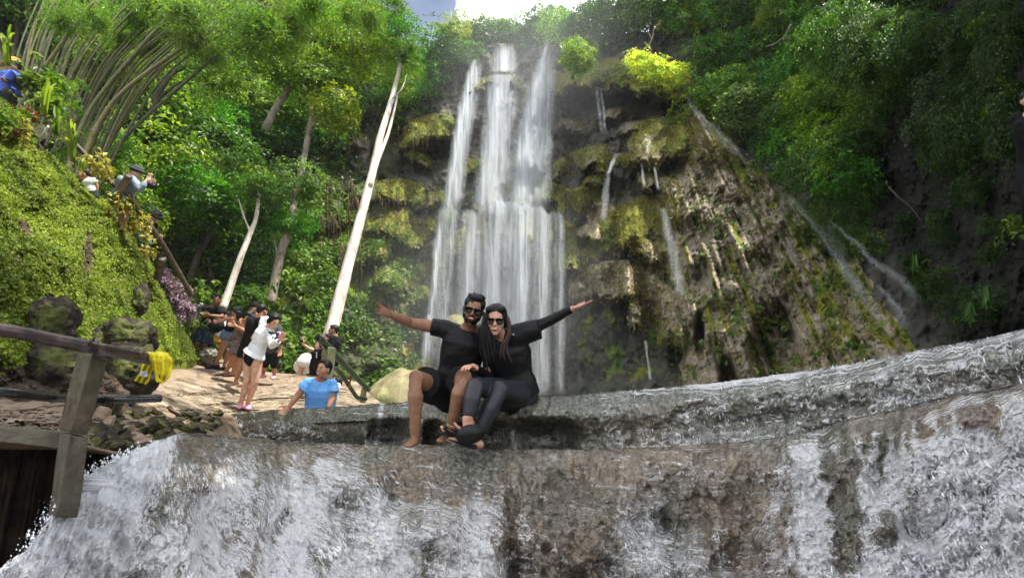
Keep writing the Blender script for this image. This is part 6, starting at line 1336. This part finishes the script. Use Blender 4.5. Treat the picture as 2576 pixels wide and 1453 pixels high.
# ---------------------------------------------------------------- people on the path
HD = lambda x, y, z: (Vector((x, y, z)),)
def hnd(dv, n=(0, -1, 0), **k): return (Vector(dv), Vector(n), dict(dict(L=.17, spread=.10, curl=.25, k=1.25), **k))
DOWN = (0, -.15, -1)
person('barefoot man in black t-shirt and navy shorts with arms folded, sunglasses on his head', dict(d=12.9, skin=S_dark, head=(545.5, 753, .25, -.1), yaw=22, pitch=18, s=1.0, mus=1.12,
    J=dict(neck=(537, 772), shL=(518, 777), shR=(556, 779), hipL=(509, 834), hipR=(526, 835), elL=(520, 799, -.05), wrL=(533, 818, -.25), elR=(558, 797, -.1), wrR=(528, 793, -.3), knL=(497, 864, -.1), anL=(492, 896), knR=(514, 869, -.1), anR=(508, 902)),
    handL=hnd((.05, -.1, -1)), handR=hnd((-1, 0, 0)), footL=(-.08, -.17, -.03), footR=(.02, -.18, -.03), top=dict(m=F_black, slv=.62, e=.016, wr=.008), bot=dict(m=F_navy, len=.86, w=1.3, e=.015), eyes='sunup', hair='short'))
t_, *_r = person('slim woman in black tank top and ragged denim shorts pointing left, phone in hand', dict(d=12.3, fem=True, skin=S_tan, head=(594, 786, .235), yaw=-62, pitch=22, fw=-40,
    J=dict(neck=(594, 800), shL=(583, 803, -.1), shR=(601, 806, .1), hipL=(570, 838, -.05), hipR=(583, 840, .1), elL=(571, 801, -.25), wrL=(558, 806, -.4), elR=(603, 824, 0), wrR=(590, 816, -.3), knL=(560, 875, -.05), anL=(543, 915), knR=(576, 884, .1), anR=(563, 921, .1)),
    handL=hnd((-1, -.1, -.2)), handR=hnd((-.6, -.4, .7)), footL=(-.14, -.08, -.02), footR=(-.14, -.08, -.02), top=dict(m=F_black, slv=0, e=.010, hi=.9, lo=.12), bot=dict(m=F_denim, len=.42, w=1.2), hair='long', hlen=.75, shoe=(F_shoe, 'clog')))
t_, *_r = person('woman in brown ruffled skirt and striped sleeveless top bowing her head', dict(d=11.5, fem=True, skin=S_tan, head=(630, 797, .24, -.1), yaw=-45, pitch=30, roll=-8, fw=-30, mus=1.2, leg=1.08,
    J=dict(neck=(621, 806), shL=(608, 808, -.1), shR=(632, 812, .1), hipL=(592, 852, -.02), hipR=(607, 853, .1), elL=(611, 832, -.2), wrL=(594, 820, -.4), elR=(640, 838, .1), wrR=(636, 862, .0), knL=(590, 894, -.1), anL=(569, 933), knR=(602, 893, 0), anR=(586, 936)),
    handL=hnd((-1, -.2, .2)), footL=(-.15, -.1, -.02), footR=(-.12, -.12, -.02), top=dict(m=F_brown, slv=0, e=.012, hi=.9), bot=dict(m=F_brown, len=.78, skirt=True, name='skirt', wr=.014), hair='long', hlen=.35, shoe=(F_shoe, 'sandal')))
person('man in black cap standing behind the others, mostly hidden', dict(d=12.4, skin=S_tan, head=(641, 776, .25), yaw=-50, pitch=10, J=dict(neck=(647, 793), shL=(630, 797), shR=(664, 798), hipL=(636, 855), hipR=(654, 855), elL=(628, 825), wrL=(632, 850), elR=(668, 826), wrR=(664, 850), knL=(634, 888), anL=(632, 925), knR=(652, 888), anR=(654, 926)), top=dict(m=F_black), bot=dict(m=F_black, len=.8), hat=(F_black, 'cap')))
person('man with thick black hair in black t-shirt and shorts seen from behind', dict(d=10.9, skin=S_tan, head=(660, 783, .25, .05), yaw=155, pitch=10, fw=180, side=(-1, -.3, 0),
    J=dict(neck=(652, 799), shL=(662, 806, -.15), shR=(632, 806, .12), hipL=(638, 868, -.05), hipR=(620, 868, .08), elL=(654, 836, -.3), wrL=(668, 850, -.45), elR=(632, 838, 0), wrR=(640, 862, -.2), knL=(626, 922, -.1), anL=(618, 962), knR=(605, 920, 0), anR=(593, 958)),
    handL=hnd((.6, -.2, .2)), footL=(-.1, -.1, -.02), footR=(-.16, -.06, -.02), top=dict(m=F_black, slv=.6, e=.018, wr=.008), bot=dict(m=F_black, len=.62, w=1.2), hair='short', eyes=False, mouth=None, shoe=(F_cream, 'sandal')))
t_, *_r = person('laughing woman in white long-sleeved top, black bikini bottoms and pink clogs, bending forward', dict(d=9.45, fem=True, skin=S_pale, head=(689, 808, .245, -.15), yaw=58, pitch=32, roll=6, vox=.010, side=(.75, -.66, 0), W=(.150, .150, .125, .165), leg=1.06,
    J=dict(neck=(672, 823, 0), shL=(661, 824, .12), shR=(679, 834, -.10), hipL=(627, 893, .05), hipR=(648, 897, -.06), elL=(664, 800, .15), wrL=(676, 806, .12), elR=(685, 869, -.25), wrR=(702, 856, -.45), knL=(622, 957, -.05), anL=(606, 1013, 0), knR=(641, 960, -.1), anR=(623, 1015, .02)),
    handL=hnd((.6, -.1, .3)), handR=hnd((.55, -.2, .7)), footL=(.05, -.17, -.02), footR=(.08, -.15, -.02),
    top=dict(m=F_white, slv=1.9, e=.020, lo=.02, flare=.25, wr=.012, loose=1.35, vox=.010), bot=dict(m=F_black, len=.0, e=.008, up=.12, name='bikini_bottoms'), hair='tied', mouth='open', shoe=(F_pink, 'clog')))
x0 = lambda a, b, dd=9.10: P(a, b, dd)
lt = []
for q in ([(683, 846), (685, 850)], [(688, 845), (685, 850), (684, 855)], [(689, 847), (694, 856)], [(694, 847), (689, 856)], [(696, 847), (698, 851), (697, 856)]): lt.append(tube([x0(a, b) for a, b in q], .008, 5))
child('lettering', pymesh('lettering', join(lt)), F_black, t_)
child('neck_sunglasses', pymesh('neck_sunglasses', join([limb([P(676, 834, 9.16), P(683, 838, 9.12), P(690, 836, 9.1)], [.012, .022, .012]), limb([P(672, 822, 9.2), P(675, 834, 9.14)], [.005, .005])])), F_shoe, t_)
person('person in black capri leggings and pink clogs, half hidden behind the laughing woman', dict(d=12.0, fem=True, skin=S_tan, head=(684, 800, .23, .2), yaw=60, pitch=10, J=dict(neck=(683, 822), shL=(668, 828), shR=(702, 828), hipL=(672, 884), hipR=(692, 884), elL=(662, 852), wrL=(660, 876), elR=(707, 854, -.1), wrR=(706, 878, -.1), knL=(668, 914, -.1), anL=(662, 940), knR=(690, 916, -.1), anR=(690, 943)),
    handR=hnd(DOWN), footL=(-.05, -.16, -.02), footR=(.03, -.16, -.02), top=dict(m=F_hat, slv=1.5, e=.02), bot=dict(m=F_black, len=1.25, w=1.1, name='leggings'), shoe=(F_pink, 'clog'), hair='tied'))
pk_ = [o for o in bpy.data.objects if o.get('label', '').startswith('person in black capri')][0]
child('print', pymesh('print', join([limb([P(699, 836, 11.78), P(705, 836, 11.78), P(705, 843, 11.76), P(700, 845, 11.76), P(706, 850, 11.76), P(701, 856, 11.76)], [.022] * 6, seg=6)])), F_pink, pk_)
person('smiling man in sky-blue t-shirt leaning on one arm behind the rim', dict(d=7.5, skin=S_tan, vox=.009, head=(814, 929, .235, -.06), yaw=-26, pitch=-2, roll=3, side=(1, -.12, -.06), W=(.195, .19, .175, .175),
    J=dict(neck=(808, 955), shL=(778, 965), shR=(834, 968), hipL=(788, 1052, .05), hipR=(822, 1052, .05), elL=(750, 992, -.05), wrL=(728, 1022, -.12), elR=(836, 1000, -.05), wrR=(826, 1024, -.15), knL=(786, 1110, -.1), anL=(786, 1150), knR=(826, 1110, -.1), anR=(826, 1150)),
    handL=hnd((-.4, -.3, -.5)), top=dict(m=F_blue, slv=.62, e=.020, wr=.010, loose=1.35, lo=-.06, vox=.009), bot=dict(m=F_black, len=.8), mouth='smile', hair='short'))
person('man in black long-sleeved shirt standing in profile before the pale trunk', dict(d=12.6, skin=S_man, head=(838, 831, .24), yaw=-75, pitch=-4, J=dict(neck=(843, 846), shL=(836, 851, -.15), shR=(849, 852, .15), hipL=(834, 895, -.1), hipR=(842, 896, .1), elL=(834, 872, -.2), wrL=(826, 884, -.3), elR=(853, 872, .1), wrR=(852, 888, 0), knL=(829, 925, -.1), anL=(824, 955), knR=(838, 926, .1), anR=(834, 956)), top=dict(m=F_black, slv=1.8, e=.012), bot=dict(m=F_black, len=1.2, w=1.15, name='trousers'), hair='short', handL=hnd((-.5, -.1, .4))))
t_, *_r = person('woman in black buttoned dress holding a phone out at arm\'s length for a selfie', dict(d=13.0, fem=True, skin=S_pale, head=(804, 868, .22), yaw=-50, roll=10, J=dict(neck=(803, 879), shL=(794, 882), shR=(812, 884), hipL=(793, 913), hipR=(806, 914), elL=(776, 875, -.1), wrL=(762, 865, -.2), elR=(817, 898), wrR=(812, 914), knL=(789, 936), anL=(786, 958), knR=(803, 937), anR=(800, 958)), handL=hnd((-.2, -.1, 1)), top=dict(m=F_black, slv=.3, name='bodice'), bot=dict(m=F_black, len=1.9, w=1.4, name='trousers'), hair='tied'))
child('phone', pymesh('phone', loftm([(P(759, 861, 12.7), Vector((.035, 0, 0)), Vector((0, .006, 0))), (P(759, 853, 12.7), Vector((.035, 0, 0)), Vector((0, .006, 0)))], 4, (False, False))), F_shoe, t_)
for i, y in enumerate((888, 893, 898)): child('button', pymesh('button', ellp((0, 0, 0), Matrix.Translation(P(796.5, y, 12.86)), (.016, .01, .016))), F_white, t_)
person('woman in white ruffled skirt bending away at the pool side', dict(d=14.0, fem=True, skin=S_pale, head=(772, 896, .2, .6), yaw=170, pitch=60, fw=180, J=dict(neck=(771, 899, .5), shL=(764, 900, .45), shR=(778, 900, .45), hipL=(761, 909), hipR=(770, 909), elL=(765, 916, .5), wrL=(765, 926, .5), elR=(776, 916, .5), wrR=(776, 926, .5), knL=(758, 930), anL=(753, 950), knR=(766, 930, .2), anR=(764, 950, .2)), top=dict(m=F_cream, slv=.5), bot=dict(m=F_white, len=.72, skirt=True, name='skirt', wr=.012), eyes=False, mouth=None, hair='tied'))
person('dark-haired child peeking out beside the man in the black long-sleeved shirt', dict(d=12.9, s=.8, skin=S_man, head=(824, 851, .20), yaw=-55, J=dict(neck=(825, 862), shL=(816, 866), shR=(834, 866), hipL=(819, 895), hipR=(829, 895), elL=(814, 880), wrL=(817, 893), elR=(836, 880), wrR=(834, 893), knL=(818, 915), anL=(817, 936), knR=(829, 915), anR=(829, 936)), top=dict(m=F_hat), bot=dict(m=F_black), hair='short'))
person('bather in dark cap low behind the rail, seen from behind', dict(d=11.5, skin=S_tan, head=(833, 951, .23), yaw=160, J=dict(neck=(834, 968), shL=(820, 972), shR=(848, 972), hipL=(825, 1010), hipR=(843, 1010), elL=(817, 992), wrL=(820, 1008), elR=(851, 992), wrR=(848, 1008)), top=dict(m=F_white, slv=.5), eyes=False, mouth=None, hat=(F_hat, 'cap')))
person('bather with long dark hair low behind the rail, beside the capped one', dict(d=11.8, fem=True, skin=S_tan, head=(852, 963, .22), yaw=150, J=dict(neck=(853, 980), shL=(841, 984), shR=(865, 984), hipL=(846, 1015), hipR=(860, 1015), elL=(838, 1000), wrL=(840, 1014), elR=(868, 1000), wrR=(866, 1014)), top=dict(m=F_black, slv=.4), eyes=False, mouth=None, hair='long', hlen=.5))
t_, *_r = person('person in wide-brimmed grey hat leaning over the stair rail with a camera', dict(d=9.8, skin=S_pale, head=(342, 436, .24, 0), yaw=70, pitch=22, side=(.3, 1, 0), depth=1.15,
    J=dict(neck=(330, 447, 0), shL=(332, 453, -.15), shR=(330, 452, .18), hipL=(303, 497, -.1), hipR=(302, 497, .12), elL=(355, 476, -.25), wrL=(367, 456, -.2), elR=(350, 474, .2), wrR=(370, 462, .1), knL=(318, 524, -.15), anL=(310, 570, 0), knR=(312, 526, .15), anR=(300, 572, .2)),
    handL=hnd((.4, .1, .8)), handR=hnd((.8, 0, .3)), top=dict(m=F_grey, slv=1.85, e=.016, wr=.010, loose=1.2), bot=dict(m=F_teal, len=.85, w=1.25), hair='short', hat=(F_hat, 'brim')))
cm = thing('camera', P(377, 463, 9.65), 'black camera held up by the person in the wide-brimmed hat', 'camera')
link_local('camera_body', off(pymesh('camera_body', loftm([(P(370, 468, 9.7), Vector((.02, .05, 0)), Vector((0, 0, .04))), (P(382, 463, 9.65), Vector((.02, .05, 0)), Vector((0, 0, .04)))], 8, (False, False))), cm), F_shoe, cm); link_local('lens', off(pymesh('lens', limb([P(380, 465, 9.66), P(388, 470, 9.6)], [.034, .038], (False, False))), cm), F_shoe, cm)
t_, *_r = person('person in black bucket hat and black top looking down at a phone on the stairs', dict(d=10.7, fem=True, skin=S_pale, head=(391, 546, .225), yaw=70, pitch=40, side=(.3, 1, 0), J=dict(neck=(378, 552), shL=(376, 557, -.15), shR=(374, 557, .15), hipL=(360, 595, -.1), hipR=(359, 595, .1), elL=(380, 574, -.22), wrL=(391, 592, -.25), elR=(378, 574, .15), wrR=(392, 590, .0), knL=(368, 622, -.1), anL=(362, 660), knR=(368, 622, .1), anR=(360, 660, .1)),
    handL=hnd((.8, 0, -.2)), top=dict(m=F_black, slv=.7, e=.014), bot=dict(m=F_teal, len=.9), hair='bob', hat=(F_black, 'bucket')))
child('phone', pymesh('phone', loftm([(P(393, 598, 10.45), Vector((.05, .0, .03)), Vector((0, .006, 0))), (P(397, 594, 10.45), Vector((.05, 0, .03)), Vector((0, .006, 0)))], 4, (False, False))), F_shoe, t_)
person('person in white cap and white shirt half hidden by the purple plants', dict(d=15.0, skin=S_tan, head=(494, 742, .24), yaw=30, J=dict(neck=(492, 753), shL=(484, 757), shR=(499, 757), hipL=(487, 790), hipR=(496, 790), elL=(482, 775), wrL=(484, 788), elR=(501, 775), wrR=(499, 788), knL=(487, 815), anL=(487, 840), knR=(496, 815), anR=(496, 840)), top=dict(m=F_white, slv=.6), bot=dict(m=F_hat, len=.8), hat=(F_white, 'cap')))
person('person in royal blue shirt and orange hood at the far top of the stairs', dict(d=9.3, s=.72, skin=S_tan, head=(33, 166, .24), yaw=-60, pitch=15, side=(.5, 1, 0), J=dict(neck=(32, 182), shL=(26, 187, -.15), shR=(36, 187, .15), hipL=(20, 232, -.1), hipR=(24, 232, .1), elL=(14, 205, -.2), wrL=(4, 196, -.3), elR=(40, 212, .1), wrR=(30, 226, .0), knL=(18, 262), anL=(16, 300), knR=(28, 262), anR=(28, 300)), top=dict(m=F_royal, slv=.9, e=.03, wr=.02, flare=.3), bot=dict(m=F_hat, len=.9), hat=(F_orng, 'bucket')))
person('person in white top crouching behind the yellow croton on the stairs', dict(d=9.9, s=.6, skin=S_tan, head=(212, 441, .23), yaw=-60, J=dict(neck=(222, 450), shL=(218, 456), shR=(236, 454), hipL=(224, 482), hipR=(236, 482), elL=(214, 468), wrL=(212, 480), elR=(244, 466), wrR=(246, 480), knL=(220, 505), anL=(222, 530), knR=(238, 505), anR=(240, 530)), top=dict(m=F_white, slv=.6), bot=dict(m=F_hat)))
person('long-haired young woman in white top and yellow shorts in the middle of the crowd', dict(d=13.6, fem=True, skin=S_pale, head=(571, 794, .22), yaw=-35, roll=-10, J=dict(neck=(570, 808), shL=(560, 812), shR=(578, 812), hipL=(548, 848), hipR=(562, 848), elL=(552, 828), wrL=(550, 844), elR=(580, 828), wrR=(576, 842), knL=(540, 868, -.1), anL=(534, 888), knR=(556, 872, -.1), anR=(552, 892)), top=dict(m=F_white, slv=.5), bot=dict(m=F_yel, len=.7), hair='long', hlen=.6, shoe=(F_white, 'clog')))
person('person in dark clothes high on the shaded wall at the right edge', dict(d=6.6, skin=S_pale, head=(2590, 252, .235), yaw=-25, J=dict(neck=(2592, 288), shL=(2560, 300, .1), shR=(2632, 300, .1), hipL=(2585, 420, .1), hipR=(2620, 420, .1), elL=(2585, 350), wrL=(2600, 390), elR=(2640, 350), wrR=(2640, 400), knL=(2590, 500), anL=(2592, 580, .2), knR=(2620, 500), anR=(2625, 580, .2)), top=dict(m=F_black, slv=1.9), bot=dict(m=F_black, len=1.9), hair='short'))
# things carried or set down
t = thing('backpack', P(512, 790, 13.1), 'black backpack on the back of the man in navy shorts', 'backpack'); link_local('bag', off(fuse('bag', [loftm([(P(506, 812, 13.15), Vector((.10, 0, 0)), Vector((0, .11, 0))), (P(505, 795, 13.15), Vector((.13, 0, 0)), Vector((0, .13, 0))), (P(508, 778, 13.15), Vector((.10, 0, 0)), Vector((0, .10, 0)))], 14)], .012, 2, .01), t), F_hat, t)
t = thing('hat_in_hand', P(546, 820, 12.6), 'black brimmed hat held low between the navy-shorts man and the denim-shorts woman', 'hat'); link_local('brim', off(pymesh('brim', loftm([(P(543, 818, 12.6), Vector((.02, .12, 0)), Vector((.03, 0, .17))), (P(545, 818, 12.6), Vector((.02, .12, 0)), Vector((.03, 0, .17)))], 18)), t), F_black, t); link_local('crown', off(pymesh('crown', ellp((0, 0, 0), Matrix.Translation(P(551, 819, 12.6)), (.11, .10, .12))), t), F_black, t)
